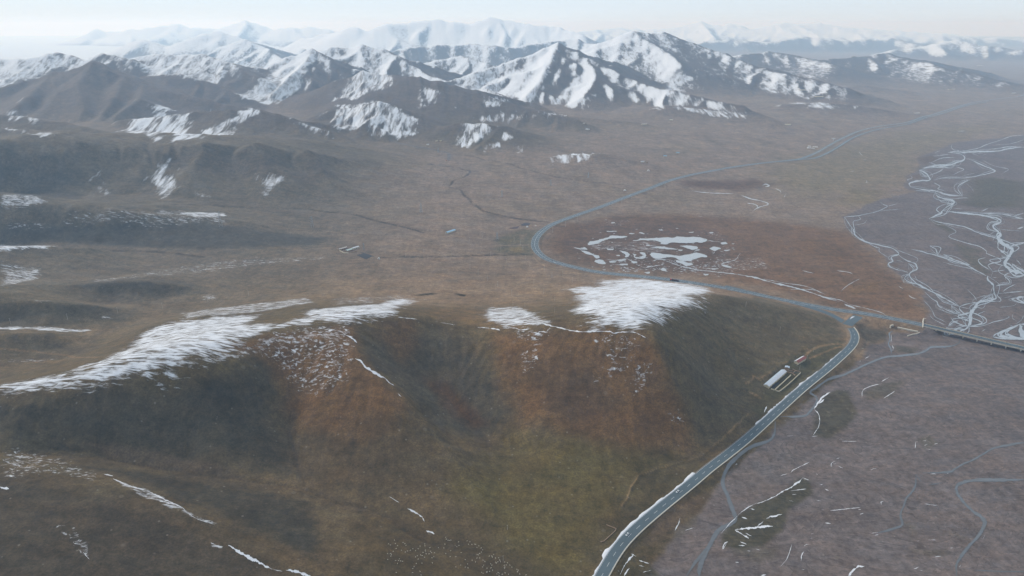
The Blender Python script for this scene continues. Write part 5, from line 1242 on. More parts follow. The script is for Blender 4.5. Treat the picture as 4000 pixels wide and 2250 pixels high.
stuff(ribbons('puddles', SM, M_POND, .36, .7, None, 4.0), 'small frozen puddles and runnels in the meadow')

# ------------------------------------------------------------------ snow drifts along lips and banks
DR = []
for cv, its in ((d2, [([(1410, 650), (1480, 690), (1550, 730), (1590, 770)], 18), ([(1480, 690), (1540, 693)], 8), ([(1570, 970), (1640, 1010), (1700, 1070), (1800, 1140), (1950, 1220)], 24), ([(1950, 1220), (2010, 1280), (2060, 1310)], 12), ([(2110, 1410), (2150, 1449)], 12), ([(2110, 450), (2200, 460), (2350, 475)], 9)]),
 (d3, [([(530, 740), (650, 745), (690, 750)], 10), ([(700, 752), (760, 760), (815, 775)], 14), ([(850, 752), (1000, 745), (1080, 770), (1200, 755)], 12), ([(1350, 690), (1440, 715), (1560, 740), (1700, 775), (1850, 795)], 18), ([(1850, 795), (2000, 790), (2200, 790), (2230, 812), (2350, 800), (2450, 798)], 14), ([(2450, 798), (2520, 805), (2576, 830), (2650, 870)], 11), ([(60, 680), (150, 690), (250, 710)], 5), ([(1230, 800), (1360, 830)], 24), ([(1300, 790), (1420, 800)], 10)])):
    DR += [(cv(p), w / 3.22) for p, w in its]
DR += [(c7(p), w / 1.288) for p, w in [([(520, 505), (570, 515)], 5), ([(570, 530), (650, 565), (740, 590)], 5), ([(740, 590), (830, 635), (910, 670), (940, 700)], 7), ([(940, 700), (990, 730), (1080, 760)], 3.5), ([(1150, 865), (1230, 910), (1300, 950), (1370, 985)], 15), ([(1090, 870), (1122, 872)], 7), ([(1440, 990), (1500, 1000), (1570, 1025)], 12), ([(1370, 985), (1420, 995)], 4), ([(1960, 620), (2010, 650)], 3), ([(2050, 680), (2090, 700), (2125, 722)], 7), ([(2145, 790), (2185, 808)], 9), ([(420, 900), (450, 935)], 6), ([(0, 570), (45, 580)], 9), ([(2125, 722), (2135, 745)], 3), ([(1060, 850), (1085, 862)], 3), ([(800, 640), (860, 655)], 5)]]
DR += [(g7(p), w / 2.634) for p, w in [([(305, 1018), (370, 940), (430, 880), (520, 790), (600, 735), (680, 700)], 9), ([(680, 705), (780, 670), (870, 630)], 14), ([(870, 630), (940, 580), (1040, 530), (1110, 480), (1150, 435)], 20), ([(1150, 440), (1215, 465)], 7), ([(450, 975), (560, 965), (680, 950), (840, 940)], 20), ([(450, 980), (520, 1020), (590, 1065)], 18), ([(560, 1010), (620, 1040)], 8), ([(680, 940), (740, 890)], 8), ([(800, 840), (860, 830), (935, 818)], 20), ([(770, 860), (810, 845)], 9), ([(325, 1175), (345, 1110), (378, 1100)], 12), ([(580, 1190), (608, 1195)], 14), ([(505, 1100), (570, 1125)], 9), ([(480, 1135), (550, 1140)], 8), ([(1215, 280), (1120, 325), (1050, 360), (1025, 388)], 6), ([(920, 420), (985, 400)], 5), ([(1440, 330), (1445, 290), (1480, 268)], 12), ([(1460, 298), (1490, 298)], 8), ([(1490, 245), (1530, 235)], 4), ([(1510, 318), (1560, 340)], 5), ([(1460, 780), (1600, 760), (1740, 745)], 6), ([(1720, 770), (1745, 768)], 9), ([(1735, 815), (1770, 805)], 12), ([(1380, 905), (1435, 915)], 8), ([(1235, 1020), (1260, 1010)], 11), ([(1220, 1062), (1245, 1063)], 6), ([(1160, 1145), (1185, 1125), (1210, 1128)], 7), ([(1130, 1300), (1135, 1235), (1160, 1200)], 10), ([(1620, 1449), (1680, 1390), (1720, 1350), (1780, 1352)], 24), ([(920, 1350), (980, 1280), (1020, 1180), (1035, 1120)], 5), ([(1375, 555), (1415, 572)], 8), ([(1330, 512), (1350, 510)], 7), ([(1040, 612), (1090, 610)], 8), ([(1010, 675), (1050, 685)], 6), ([(520, 845), (575, 865)], 9), ([(600, 755), (650, 770)], 8), ([(1340, 770), (1380, 770)], 5), ([(1290, 675), (1330, 678)], 4), ([(1240, 15), (1300, 12)], 6), ([(1525, 45), (1560, 40)], 6), ([(1560, 65), (1700, 66)], 4), ([(985, 12), (1055, 8)], 3), ([(455, 305), (475, 298)], 8), ([(1285, 400), (1300, 408)], 7), ([(450, 1310), (490, 1312)], 5), ([(670, 1175), (705, 1185)], 6), ([(710, 1449), (770, 1440)], 10), ([(1140, 1388), (1165, 1385)], 6)]]
DR += [(g8(p), w / 2.634) for p, w in [([(725, 70), (755, 72)], 6), ([(725, 130), (728, 85)], 8), ([(805, 60), (835, 60)], 8), ([(820, 110), (850, 95)], 12), ([(830, 145), (890, 150)], 8), ([(920, 95), (955, 88)], 7), ([(265, 365), (290, 350), (325, 345)], 9), ([(880, 403), (910, 398), (940, 404)], 6), ([(820, 710), (950, 728)], 5), ([(375, 715), (372, 690), (395, 685)], 7), ([(740, 1092), (775, 1088)], 6), ([(855, 1080), (940, 1082)], 5), ([(925, 1256), (990, 1248)], 6), ([(1085, 1165), (1110, 1162)], 8), ([(1420, 1070), (1440, 1030)], 6), ([(1180, 1360), (1190, 1340)], 10), ([(710, 1380), (760, 1358)], 7), ([(765, 1390), (800, 1398)], 6), ([(270, 1012), (340, 1000)], 5), ([(310, 1032), (345, 1025)], 7), ([(1050, 395), (1068, 395)], 6), ([(30, 66), (120, 66)], 4)]]
DR += [(c8(p), w / 1.288) for p, w in [([(1515, 310), (1545, 260), (1545, 210), (1520, 180)], 5), ([(1520, 178), (1560, 120), (1600, 92)], 7), ([(1545, 150), (1570, 130)], 8), ([(1760, 120), (1765, 85), (1800, 65), (1860, 50)], 3), ([(1860, 40), (1895, 20)], 3), ([(1870, 125), (1925, 88)], 4), ([(545, 1010), (570, 960), (610, 912)], 9), ([(565, 1018), (590, 980)], 7), ([(640, 940), (690, 955)], 5), ([(640, 965), (665, 972)], 4), ([(600, 908), (625, 920)], 6), ([(820, 790), (835, 760), (845, 725)], 5), ([(870, 790), (915, 775)], 2.5), ([(1270, 195), (1280, 165)], 9), ([(1060, 885), (1080, 855)], 5), ([(1480, 580), (1400, 590)], 3), ([(1600, 690), (1740, 675)], 3), ([(1660, 340), (1730, 342)], 2), ([(2030, 345), (2028, 375)], 4), ([(700, 990), (660, 1000)], 4)]]
DR += [(e3(p), w / 3.22) for p, w in [([(390, 155), (410, 135), (445, 118)], 16), ([(905, 340), (910, 400), (900, 450)], 9), ([(915, 480), (930, 520), (920, 550)], 10), ([(580, 650), (630, 620)], 12), ([(510, 685), (520, 675)], 12), ([(1300, 220), (1305, 150), (1345, 145)], 12), ([(520, 520), (560, 520)], 5), ([(1000, 530), (1040, 540)], 6)]]
stuff(ribbons('snow_drifts', [(p_, w_ * .62) for p_, w_ in DR], M_SNOWDRIFT, .30, 1.1, None, 3.5), 'narrow white snow drifts along hill lips and gravel banks')

# ------------------------------------------------------------------ roads
def asphalt():
    m, t, b = new_mat('asphalt')
    pos = nd(t, 'ShaderNodeNewGeometry').outputs['Position']
    a = noise_n(t, pos, .35, 5, .65); c = noise_n(t, pos, .03, 4, .6)
    v = math_n(t, 'MULTIPLY', range_n(t, a, .25, .75, .9, 1.1), range_n(t, c, .3, .7, .85, 1.15))
    sc = nd(t, 'ShaderNodeVectorMath', operation='SCALE'); sc.inputs[0].default_value = (.060, .085, .098); t.links.new(v, sc.inputs[3])
    t.links.new(sc.outputs[0], b.inputs['Base Color'])
    b.inputs['Roughness'].default_value = .62; b.inputs['Specular IOR Level'].default_value = .4
    return m
M_ASPH = asphalt()
M_PAINT = plain_mat('road_paint', (.55, .56, .55), .6, .12, .5)
M_CONC = plain_mat('concrete', (.50, .455, .375), .85, .14, .3)
M_GRAVEL = plain_mat('verge_gravel', (.15, .13, .11), .95, .2, .5)
M_RAIL = plain_mat('rail_steel', (.34, .36, .38), .5, .1, .4, .5, .5)
M_ORANGE = plain_mat('orange_rail', (.34, .19, .07), .6, .1, .5)
def frame(c):
    tx = np.gradient(c[:, 0]); ty = np.gradient(c[:, 1]); L = np.hypot(tx, ty) + 1e-9
    return -ty / L, tx / L
def strip(name, c, offs, mat, lift, parent=None, i0=0, i1=None, drop=None):
    """sheet between lateral offsets along a centre line"""
    nx, ny = frame(c); i1 = i1 or len(c)
    V = []
    for k_, o in enumerate(offs):
        oo = o if np.ndim(o) else np.full(len(c), o)
        dz_ = 0 if drop is None else drop[k_]
        V.append(np.c_[c[:, 0] + nx * oo, c[:, 1] + ny * oo, c[:, 2] + lift + dz_][i0:i1])
    V = np.stack(V, 1); n_, k_ = V.shape[:2]
    ii = np.arange(n_ * k_).reshape(n_, k_)
    q_ = np.stack([ii[:-1, :-1], ii[1:, :-1], ii[1:, 1:], ii[:-1, 1:]], -1).reshape(-1, 4)
    v = V.reshape(-1, 3)
    return mesh_np(name, v, flip_up(v, q_) if drop is None else q_, mat, False, parent)
def wall_along(name, c, off, w, h0, h1, mat, parent=None, i0=0, i1=None):
    nx, ny = frame(c); i1 = i1 or len(c)
    ring = [(off - w / 2, h0), (off - w / 2, h1), (off + w / 2, h1), (off + w / 2, h0)]
    V = np.stack([np.c_[c[:, 0] + nx * o, c[:, 1] + ny * o, c[:, 2] + h] for o, h in ring], 1)[i0:i1]
    n_ = len(V); ii = np.arange(n_ * 4).reshape(n_, 4)
    q_ = np.concatenate([np.stack([ii[:-1, k_], ii[1:, k_], ii[1:, (k_ + 1) % 4], ii[:-1, (k_ + 1) % 4]], -1) for k_ in range(4)])
    q_ = np.concatenate([q_, ii[:1], ii[-1:, ::-1]])
    return mesh_np(name, V.reshape(-1, 3), q_, mat, False, parent)
def dashes(c, off, ln, gap, w, mat, parent, lift, i0=0, i1=None, limit=300):
    c2_ = resample(c[i0:i1 or len(c)], 1.0); nx, ny = frame(c2_)
    n_ = 0; s_ = 0
    tmpl = None
    while s_ + ln < len(c2_) - 1 and n_ < limit:
        k_ = s_ + ln // 2
        x, y, z = c2_[k_]; ang = math.atan2(c2_[min(k_ + 1, len(c2_) - 1), 1] - c2_[k_ - 1, 1], c2_[min(k_ + 1, len(c2_) - 1), 0] - c2_[k_ - 1, 0])
        if tmpl is None:
            tmpl = MB().box(-ln / 2, ln / 2, -w / 2, w / 2, -.02, .012).build('lane_dash', mat, parent); o = tmpl
        else:
            o = tmpl.copy(); C.objects.link(o); o.parent = parent
        o.location = (x + nx[k_] * off, y + ny[k_] * off, z + lift); o.rotation_euler = (0, 0, ang)
        n_ += 1; s_ += ln + gap
# near road
NW = 5.6
nj = int(np.argmin(np.hypot(near_c[:, 0] - at_z(3299, 1260, 3)[0], near_c[:, 1] - at_z(3299, 1260, 3)[1])))
r_near = struct(strip('near_road', near_c, [-NW, -NW * .4, NW * .4, NW], M_ASPH, .10), 'two lane asphalt road along the foot of the hill')
side = 1 if frame(near_c)[0][len(near_c) // 3] < 0 else -1      # +offset side is the hill side when normal points to -x
for o_ in (-NW + .45, NW - .45):
    strip('edge_line', near_c, [o_ - .10, o_ + .10], M_PAINT, .114, r_near, 0, nj)
dashes(near_c, 0, 6, 9, .28, M_PAINT, r_near, .12, 0, nj)
strip('verge', near_c, [NW, NW + 1.0, NW + 3.2], M_GRAVEL, .06, r_near, 0, nj, drop=[0, -.05, -1.0])
# main road with its second carriageway further on
MW = 8.0
near_split = int(np.argmin(np.hypot(main_c[:, 0] - hit(3145, 616)[0], main_c[:, 1] - hit(3145, 616)[1])))
half = np.where(np.arange(len(main_c)) < near_split - 20, MW, np.where(np.arange(len(main_c)) > near_split + 20, 5.6, MW + (5.6 - MW) * np.clip((np.arange(len(main_c)) - near_split + 20) / 40, 0, 1)))
r_main = struct(strip('highway', main_c, [-half, -half * .3, half * .3, half], M_ASPH, .12, None, bi), 'wide asphalt highway curving round the frozen meadow')
for s_ in (-1, 1):
    strip('edge_line', main_c, [s_ * (half - .55) - .14, s_ * (half - .55) + .14], M_PAINT, .136, r_main, bi)
strip('centre_line', main_c, [np.full(len(main_c), -.5), np.full(len(main_c), -.22)], M_PAINT, .136, r_main, bi, near_split)
strip('centre_line', main_c, [np.full(len(main_c), .22), np.full(len(main_c), .5)], M_PAINT, .136, r_main, bi, near_split)
for s_ in (-1, 1):
    dashes(main_c, s_ * 3.9, 6, 9, .28, M_PAINT, r_main, .14, bi, near_split, 110)
r_east = struct(strip('second_carriageway', east_c, [-5.2, 0, 5.2], M_ASPH, .16), 'second carriageway running beside the highway on the far plain')
strip('centre_line', east_c, [-.3, .3], M_PAINT, .176, r_east)
strip('centre_line', main_c, [np.full(len(main_c), -.3), np.full(len(main_c), .3)], M_PAINT, .136, r_main, near_split + 20)
r_link = struct(strip('junction_link', link_c, [-7.5, -3, 3, 7.5], M_ASPH, .19), 'short asphalt link between the near road and the highway')
# concrete parapet on the river side, snow bank on the hill side
nxn, _ = frame(near_c)
riv_side = -1 if nxn[60] < 0 else 1
c_a, c_b = 0, int(nj * .985)
par = wall_along('parapet', near_c, riv_side * (NW + .35), .5, -2.2, .85, M_CONC, None, c_a, c_b)
tag(par, 'long cream concrete parapet on the river side of the near road', 'parapet')
def bank(name, c, off, w, i0, i1, seed, lab):
    nx, ny = frame(c); rs_ = np.random.default_rng(seed)
    n_ = i1 - i0
    e = smooth(rs_.normal(0, 1, n_), 1) * .9; e2 = smooth(rs_.normal(0, 1, n_), 2) * .5
    V = np.stack([np.c_[c[i0:i1, 0] + nx[i0:i1] * o, c[i0:i1, 1] + ny[i0:i1] * o, c[i0:i1, 2] + h] for o, h in ((np.full(n_, off), np.full(n_, .15)), (np.full(n_, off) + np.sign(off) * w * .35, .75 + e2 * .4), (np.full(n_, off) + np.sign(off) * np.maximum(w + e * 1.8, .5), -.35 + e2 * .1))], 1)
    ii = np.arange(n_ * 3).reshape(n_, 3)
    q_ = np.concatenate([np.stack([ii[:-1, k_], ii[1:, k_], ii[1:, k_ + 1], ii[:-1, k_ + 1]], -1) for k_ in range(2)])
    v = V.reshape(-1, 3)
    return stuff(mesh_np(name, v, flip_up(v, q_), M_SNOWDRIFT, True), lab)
def ni(px, py):
    p = at_z(px, py, 3); return int(np.argmin(np.hypot(near_c[:, 0] - p[0], near_c[:, 1] - p[1])))
hs = -riv_side
bank('snow_bank', near_c, hs * (NW + .1), 2.6, ni(2340, 2270), ni(2745, 1850), 3, 'ploughed snow bank on the hill side of the near road')
bank('snow_bank', near_c, hs * (NW + .1), 1.9, ni(2975, 1665), ni(3215, 1455), 4, 'ploughed snow bank on the road below the walled farm')
bank('snow_bank', near_c, hs * (NW + .1), 1.2, ni(3230, 1440), ni(3305, 1375), 5, 'thin snow bank on the road bend by the farm track')

# ------------------------------------------------------------------ bridge over the river
bp = main_c[:bi + 1][::-1]                    # from the bank outwards
b0 = bp[0]
bd = np.array([bp[-1][0] - b0[0], bp[-1][1] - b0[1]]); BL = float(np.hypot(*bd)); bang = math.atan2(bd[1], bd[0])
bridge = empty('bridge', (b0[0], b0[1], b0[2]), bang)
tag(bridge, 'long cream concrete bridge on short piers across the river bed', 'bridge')
BW = 6.0
MB().box(-2, BL, -BW, BW, -.55, .10).build('deck', M_ASPH, bridge)
MB().box(-2, BL, -BW - .02, BW + .02, -1.25, -.56).build('girder', M_CONC, bridge)
for s_ in (-1, 1):
    MB().box(-2, BL, s_ * (BW + .03) - (.5 if s_ < 0 else 0), s_ * (BW + .03) + (.5 if s_ > 0 else 0), -.9, .75).build('parapet', M_CONC, bridge)
    pr = MB().box(-2, BL, s_ * BW + s_ * .2 - .12, s_ * BW + s_ * .2 + .12, 1.15, 1.35)
    for x_ in np.arange(0, BL, 4.0): pr.box(x_ - .08, x_ + .08, s_ * BW + s_ * .2 - .08, s_ * BW + s_ * .2 + .08, 0.752, 1.148)
    pr.build('handrail', M_ORANGE, bridge)
for s_ in (-1, 1): MB().box(-2, BL, s_ * (BW - .6) - .1, s_ * (BW - .6) + .1, .104, .112).build('edge_line', M_PAINT, bridge)
px_piers = e3([(1440, 345), (1612, 380), (1790, 425), (1965, 455), (2145, 495), (2335, 540), (2525, 580)])
xs_ = []
for p in px_piers:
    w = at_z(p[0], p[1], 2.0); xs_.append((w[0] - b0[0]) * math.cos(bang) + (w[1] - b0[1]) * math.sin(bang))
sp_ = (xs_[-1] - xs_[0]) / (len(xs_) - 1)
x_ = xs_[0]; k_ = 0
while x_ < BL - 5:
    pier = MB().box(x_ - .9, x_ + .9, -BW - 1.0, BW + 1.0, -2.35, -1.56)
    pier.build('pier_cap', M_CONC, bridge)
    for yy in (-BW * .62, BW * .62): MB().lathe([(.75, -5.4), (.75, -2.36)], 10, x_, yy).build('pier', M_CONC, bridge)
    x_ += sp_
MB().box(-3.5, -.2, -BW - 1.6, BW + 1.6, -5.2, -1.56).build('abutment', M_CONC, bridge)
def wall_px(name, pts, w, h, mat, lab, cat, z0=0.0, lift=-.6, group=None):
    """free standing wall along ground points"""
    W = [hit(*p) for p in pts]
    g = MB(); 
    base = np.array(W[0])
    pl = resample([(p[0], p[1], p[2]) for p in W], 3.0) if len(W) > 1 else np.array(W)
    zg = height(pl[:, 0], pl[:, 1])
    for a, b, za, zb in zip(pl[:-1], pl[1:], zg[:-1], zg[1:]):
        d = np.array([b[0] - a[0], b[1] - a[1]]); L = np.hypot(*d) + 1e-9; n_ = np.array([-d[1], d[0]]) / L * w / 2; d = d / L * .02
        q_ = [a[:2] - n_ - d, a[:2] + n_ - d, b[:2] + n_ + d, b[:2] - n_ + d]
        k0 = len(g.v)
        for (x, y), z_ in zip(q_, (za, za, zb, zb)): g.v.append((x - base[0], y - base[1], z_ - base[2] + lift))
        for (x, y), z_ in zip(q_, (za, za, zb, zb)): g.v.append((x - base[0], y - base[1], z_ - base[2] + z0 + h))
        g.f += [tuple(k0 + i for i in f_) for f_ in ((0, 3, 2, 1), (4, 5, 6, 7), (0, 1, 5, 4), (1, 2, 6, 5), (2, 3, 7, 6), (3, 0, 4, 7))]
    o = g.build(name, mat); o.location = tuple(base)
    return tag(o, lab, cat, group)
wall_px('river_wall', e3([(985, 258), (1100, 285), (1240, 312)]), 2.2, 1.6, M_CONC, 'cream concrete flood wall running up to the bridge end', 'wall')
wall_px('groyne', e3([(1110, 366), (1180, 345), (1260, 322)]), 1.0, 1.3, M_CONC, 'thin concrete groyne angled away from the bridge abutment', 'wall')
wall_px('wing_wall', e3([(1300, 262), (1305, 200), (1312, 148)]), 1.4, 1.5, M_CONC, 'snow dusted concrete wing wall upstream of the bridge', 'wall')
cv_ = hit(*e3([(908, 250)])[0])
cul = empty('culvert', cv_, .5); tag(cul, 'dark square culvert mouth below the highway embankment', 'culvert')
MB().box(-3.4, -1.9, -1, 1, -1, 3.0).box(1.9, 3.4, -1, 1, -1, 3.0).box(-3.4, 3.4, -1, 1, 3.001, 3.8).build('frame', M_CONC, cul)
MB().box(-1.899, 1.899, .3, .9, -1, 3.0).build('opening', plain_mat('dark_void', (.01, .01, .01), 1, .1), cul)

# ------------------------------------------------------------------ farm buildings
M_CREAM = plain_mat('cream_render', (.50, .44, .32), .85, .1, .5)
M_REDROOF = plain_mat('red_roof_sheet', (.26, .072, .055), .55, .15, .4)
M_BLUEROOF = plain_mat('pale_blue_roof_sheet', (.36, .43, .50), .45, .1, .3)
M_SKYROOF = plain_mat('sky_blue_roof_sheet', (.20, .36, .50), .45, .1, .3)
M_WHITEROOF = plain_mat('white_roof_sheet', (.52, .54, .58), .5, .06, .4)
M_GREENROOF = plain_mat('grey_green_roof', (.38, .46, .43), .6, .1, .4)
M_MUD = plain_mat('mud_brick', (.27, .19, .13), .95, .2, .5)
M_DARKDOOR = plain_mat('dark_opening', (.02, .02, .024), .9, .1)
M_GREYROOF = plain_mat('grey_roof', (.44, .40, .37), .75, .15, .4)
M_BLACKTARP = plain_mat('black_tarp', (.014, .015, .019), .7, .15, .5)
def house(name, p_fl, p_fr, p_br, wall_h, roof_h, m_wall, m_l, m_r, lab, cat='house', over=.5, doors=0, gable=True, group=None):
    """gabled building from three ground pixels: front left, front right, back right (ridge runs front to back)"""
    A_, B_, D_ = (np.array(hit(*p)) for p in (p_fl, p_fr, p_br))
    ang = math.atan2(D_[1] - B_[1], D_[0] - B_[0])           # ridge direction
    L = math.hypot(D_[0] - B_[0], D_[1] - B_[1])
    nrm = np.array([-math.sin(ang), math.cos(ang)])
    w = abs((A_[:2] - B_[:2]) @ nrm); w = max(w, 3.0)
    z = float(np.min(height([A_[0], B_[0], D_[0]], [A_[1], B_[1], D_[1]]))) - .25
    zt = float(np.max(height([A_[0], B_[0], D_[0]], [A_[1], B_[1], D_[1]]))) - z
    h = wall_h + min(zt, 1.2)
    root = empty(name, (B_[0], B_[1], z), ang)               # x along the ridge, y across, origin at front right
    tag(root, lab, cat, group)
    mb = MB()
    mb.v = [(0, 0, 0), (L, 0, 0), (L, w, 0), (0, w, 0), (0, 0, h), (L, 0, h), (L, w, h), (0, w, h), (0, w / 2, h + roof_h), (L, w / 2, h + roof_h)]
    mb.f = [(0, 1, 5, 4), (2, 3, 7, 6), (0, 4, 8, 7, 3), (1, 2, 6, 9, 5), (4, 5, 9, 8), (6, 7, 8, 9)]
    mb.build('wall', m_wall, root)
    sl_ = roof_h / (w / 2); th_ = .14
    for nm, y0, mat_ in (('roof', -over, m_r), ('roof', w + over, m_l)):
        ym = w / 2; ze = h - over * sl_ + .06; zr = h + roof_h + .06
        q_ = [(-over, y0, ze), (L + over, y0, ze), (L + over, ym, zr), (-over, ym, zr)]
        v_ = q_ + [(x, y, z_ + th_) for x, y, z_ in q_]
        f_ = [(0, 3, 2, 1), (4, 5, 6, 7), (0, 1, 5, 4), (1, 2, 6, 5), (2, 3, 7, 6), (3, 0, 4, 7)]
        if y0 > ym: f_ = [tuple(reversed(k__)) for k__ in f_]
        mesh_py(nm, v_, f_, mat_, root)
    for k__ in range(doors):
        xx = L * (k__ + .5) / doors
        big = k__ % 3 == 1
        mb = MB().box(xx - .6, xx + .6, -.05, .02, .3 if big else 1.1, min(2.2, h - .3))
        mb.build('door' if big else 'window', M_DARKDOOR, root)
    return root
house('farmhouse', *e1([(1255, 462), (1372, 497), (1552, 392)]), 3.0, 1.9, M_CREAM, M_WHITEROOF, M_REDROOF, 'cream farmhouse with one red and one snow covered roof slope', doors=4)
house('barn', *e1([(580, 985), (712, 1033), (1108, 688)]), 2.4, 1.5, M_CREAM, M_BLUEROOF, M_WHITEROOF, 'long low barn with pale blue sheet roof beside walled pens', 'barn', over=.4, doors=7)
house('shed', *e1([(1068, 600), (1170, 612), (1180, 575)]), 2.2, .6, M_MUD, M_BLUEROOF, M_BLUEROOF, 'small pale blue roofed shed behind the end of the long barn', 'shed', over=.3)
wall_px('yard_wall', e1([(948, 1108), (1100, 990), (1260, 850), (1430, 685)]), .5, 1.7, M_CREAM, 'cream yard wall on the road side of the long barn', 'wall')
wall_px('yard_wall', e1([(760, 1048), (835, 1072)]), .5, 1.6, M_CREAM, 'short cream wall closing the dark pen by the barn end', 'wall')
wall_px('yard_wall', e1([(868, 1082), (945, 1108)]), .5, 1.7, M_CREAM, 'short cream end wall of the outer pen nearest the road', 'wall')
wall_px('yard_wall', e1([(845, 1072), (1000, 930), (1210, 735)]), .7, 1.5, M_CREAM, 'cream wall dividing the two long pens of the barn yard', 'wall')
wall_px('yard_wall', e1([(1110, 660), (1240, 690), (1310, 740)]), .6, 1.6, M_MUD, 'mud brick wall across the far end of the barn yard', 'wall')
wall_px('yard_wall', e1([(1250, 610), (1330, 640), (1425, 665)]), .6, 1.6, M_MUD, 'mud brick wall behind the far corner pens', 'wall')
wall_px('yard_wall', e1([(1070, 610), (1160, 625), (1250, 640)]), .6, 1.4, M_MUD, 'mud brick wall beside the small blue shed', 'wall')
wall_px('yard_wall', e1([(1260, 680), (1330, 630)]), .6, 1.3, M_MUD, 'short mud brick cross wall between the far pens', 'wall')
MT = M_BLACKTARP
def sheet_px(name, pts, mat, lift, lab, cat, kind=None):
    w = [hit(*p) for p in pts]; c_ = np.mean(w, 0)
    v = [(p[0] - c_[0], p[1] - c_[1], height(p[0], p[1])[0] - c_[2] + lift) for p in w]; k_ = len(v)
    v += [(x, y, z_ - .5) for x, y, z_ in v]
    f = [tuple(range(k_))] + [(i, i + k_, (i + 1) % k_ + k_, (i + 1) % k_) for i in range(k_)]
    o = mesh_py(name, v, f, mat); o.location = tuple(c_)
    if o.data.polygons[0].normal.z < 0: o.data.flip_normals()
    return tag(o, lab, cat)
sheet_px('dung_heap', e1([(765, 1000), (830, 1030), (960, 910), (880, 890), (850, 885)]), MT, .35, 'flat black dung layer in the pen beside the long barn', 'dung')
e9 = lambda p: crop(1280, 930, 10.733, p)
house('farmhouse', *e9([(470, 490), (500, 520), (830, 430)]), 2.4, .9, M_MUD, M_GREYROOF, M_GREYROOF, 'long beige roofed farm building at the left of the plain farmstead', over=.3, doors=4)
house('farmhouse', *e9([(1000, 455), (1080, 480), (1330, 410)]), 2.6, 1.0, M_CREAM, M_WHITEROOF, M_WHITEROOF, 'white roofed building at the back right of the plain farmstead', over=.3, doors=3)
house('barn', *e9([(760, 545), (830, 580), (1070, 510)]), 2.4, .9, M_MUD, M_GREENROOF, M_GREENROOF, 'grey green roofed barn in the middle of the plain farmstead', 'barn', over=.3, doors=4)
wall_px('yard_wall', e9([(500, 540), (600, 590), (700, 640), (870, 635)]), 1.0, 1.8, M_CREAM, 'pale yard wall along the front of the plain farmstead', 'wall')
wall_px('yard_wall', e9([(830, 600), (1000, 600), (1210, 575)]), .8, 1.6, M_MUD, 'mud yard wall before the grey green barn', 'wall')
wall_px('yard_wall', e9([(370, 450), (440, 480), (520, 530)]), .8, 1.5, M_MUD, 'mud yard wall on the left of the plain farmstead', 'wall')
sheet_px('dung_sheet', e9([(1220, 715), (1500, 660), (1560, 640), (1850, 770), (1630, 880), (1560, 875)]), MT, .35, 'large black dung drying sheet below the plain farmstead', 'dung')
sheet_px('dung_sheet', e9([(1340, 605), (1450, 610), (2200, 820), (2180, 850), (1850, 770)]), MT, .30, 'narrow black strip running from the dung sheet to the white tent', 'dung')
sheet_px('dung_sheet', crop(1900, 840, 7.247, [(950, 290), (1080, 225), (1260, 240), (1210, 285), (1080, 305)]), plain_mat('dark_tarp', (.035, .033, .042), .8), .3, 'dark grey dung sheet beside the white tent near the road bend', 'dung')
sheet_px('dung_sheet', crop(1900, 840, 7.247, [(620, 375), (860, 330), (940, 310), (880, 380), (740, 392)]), plain_mat('purple_soil', (.06, .036, .042), .9), .25, 'purplish dark strip left of the dung sheet near the road bend', 'dung')
house('shed', *crop(1300, 700, 1.834, [(812, 385), (822, 392), (882, 372)]), 2.6, .8, M_CREAM, M_SKYROOF, M_SKYROOF, 'sky blue roofed shed standing alone on the brown plain', 'shed', over=.3)
# scattered far farmsteads (each a small gabled house)
FAR = [(1671, 567, 16, M_WHITEROOF, 'white roofed farmhouse by the stream at the valley mouth'), (1706, 553, 12, M_CREAM, 'left of two cream houses on the terrace above the valley stream'), (1722, 552, 12, M_CREAM, 'right of two cream houses on the terrace above the valley stream'), (1744, 630, 13, M_REDROOF, 'small red roofed house below the end of the grey track'),
 (2209, 454, 14, M_WHITEROOF, 'lone white house high on the slope below the snow stripes'), (2281, 484, 14, M_GREYROOF, 'grey house on the slope above a pale roofed one'), (2295, 507, 24, M_WHITEROOF, 'wide pale roofed house on the lower slope'), (2516, 487, 34, M_GREYROOF, 'wide grey farmstead on the slope under the long brown ridge'), (2510, 634, 22, M_WHITEROOF, 'pale farmhouse at the right end of the low snow mound'), (2527, 637, 14, M_MUD, 'mud shed next to the pale farmhouse by the snow mound'),
 (2598, 612, 22, M_SKYROOF, 'blue roofed barn, left of two on the open plain'), (2647, 599, 22, M_SKYROOF, 'blue roofed barn, right of two on the open plain'), (2622, 470, 20, M_CREAM, 'cream house among snow patches under the ridge'), (3077, 488, 34, M_CREAM, 'cream farmstead left of the second dirt field on the plain'), (3134, 353, 40, M_CREAM, 'small cream farmstead far up the slope'), (3200, 379, 50, M_CREAM, 'long cream farmstead below the dark foothills'),
 (3581, 443, 42, M_GREYROOF, 'grey farmstead beside the far highway'), (3718, 350, 70, M_CREAM, 'wide cream farmstead on the far plain'), (3827, 257, 110, M_CREAM, 'faint cream farmstead at the edge of the far hills'), (3961, 365, 26, M_WHITEROOF, 'tiny white house above the far highway'), (1318, 964, 3, M_WHITEROOF, None)]
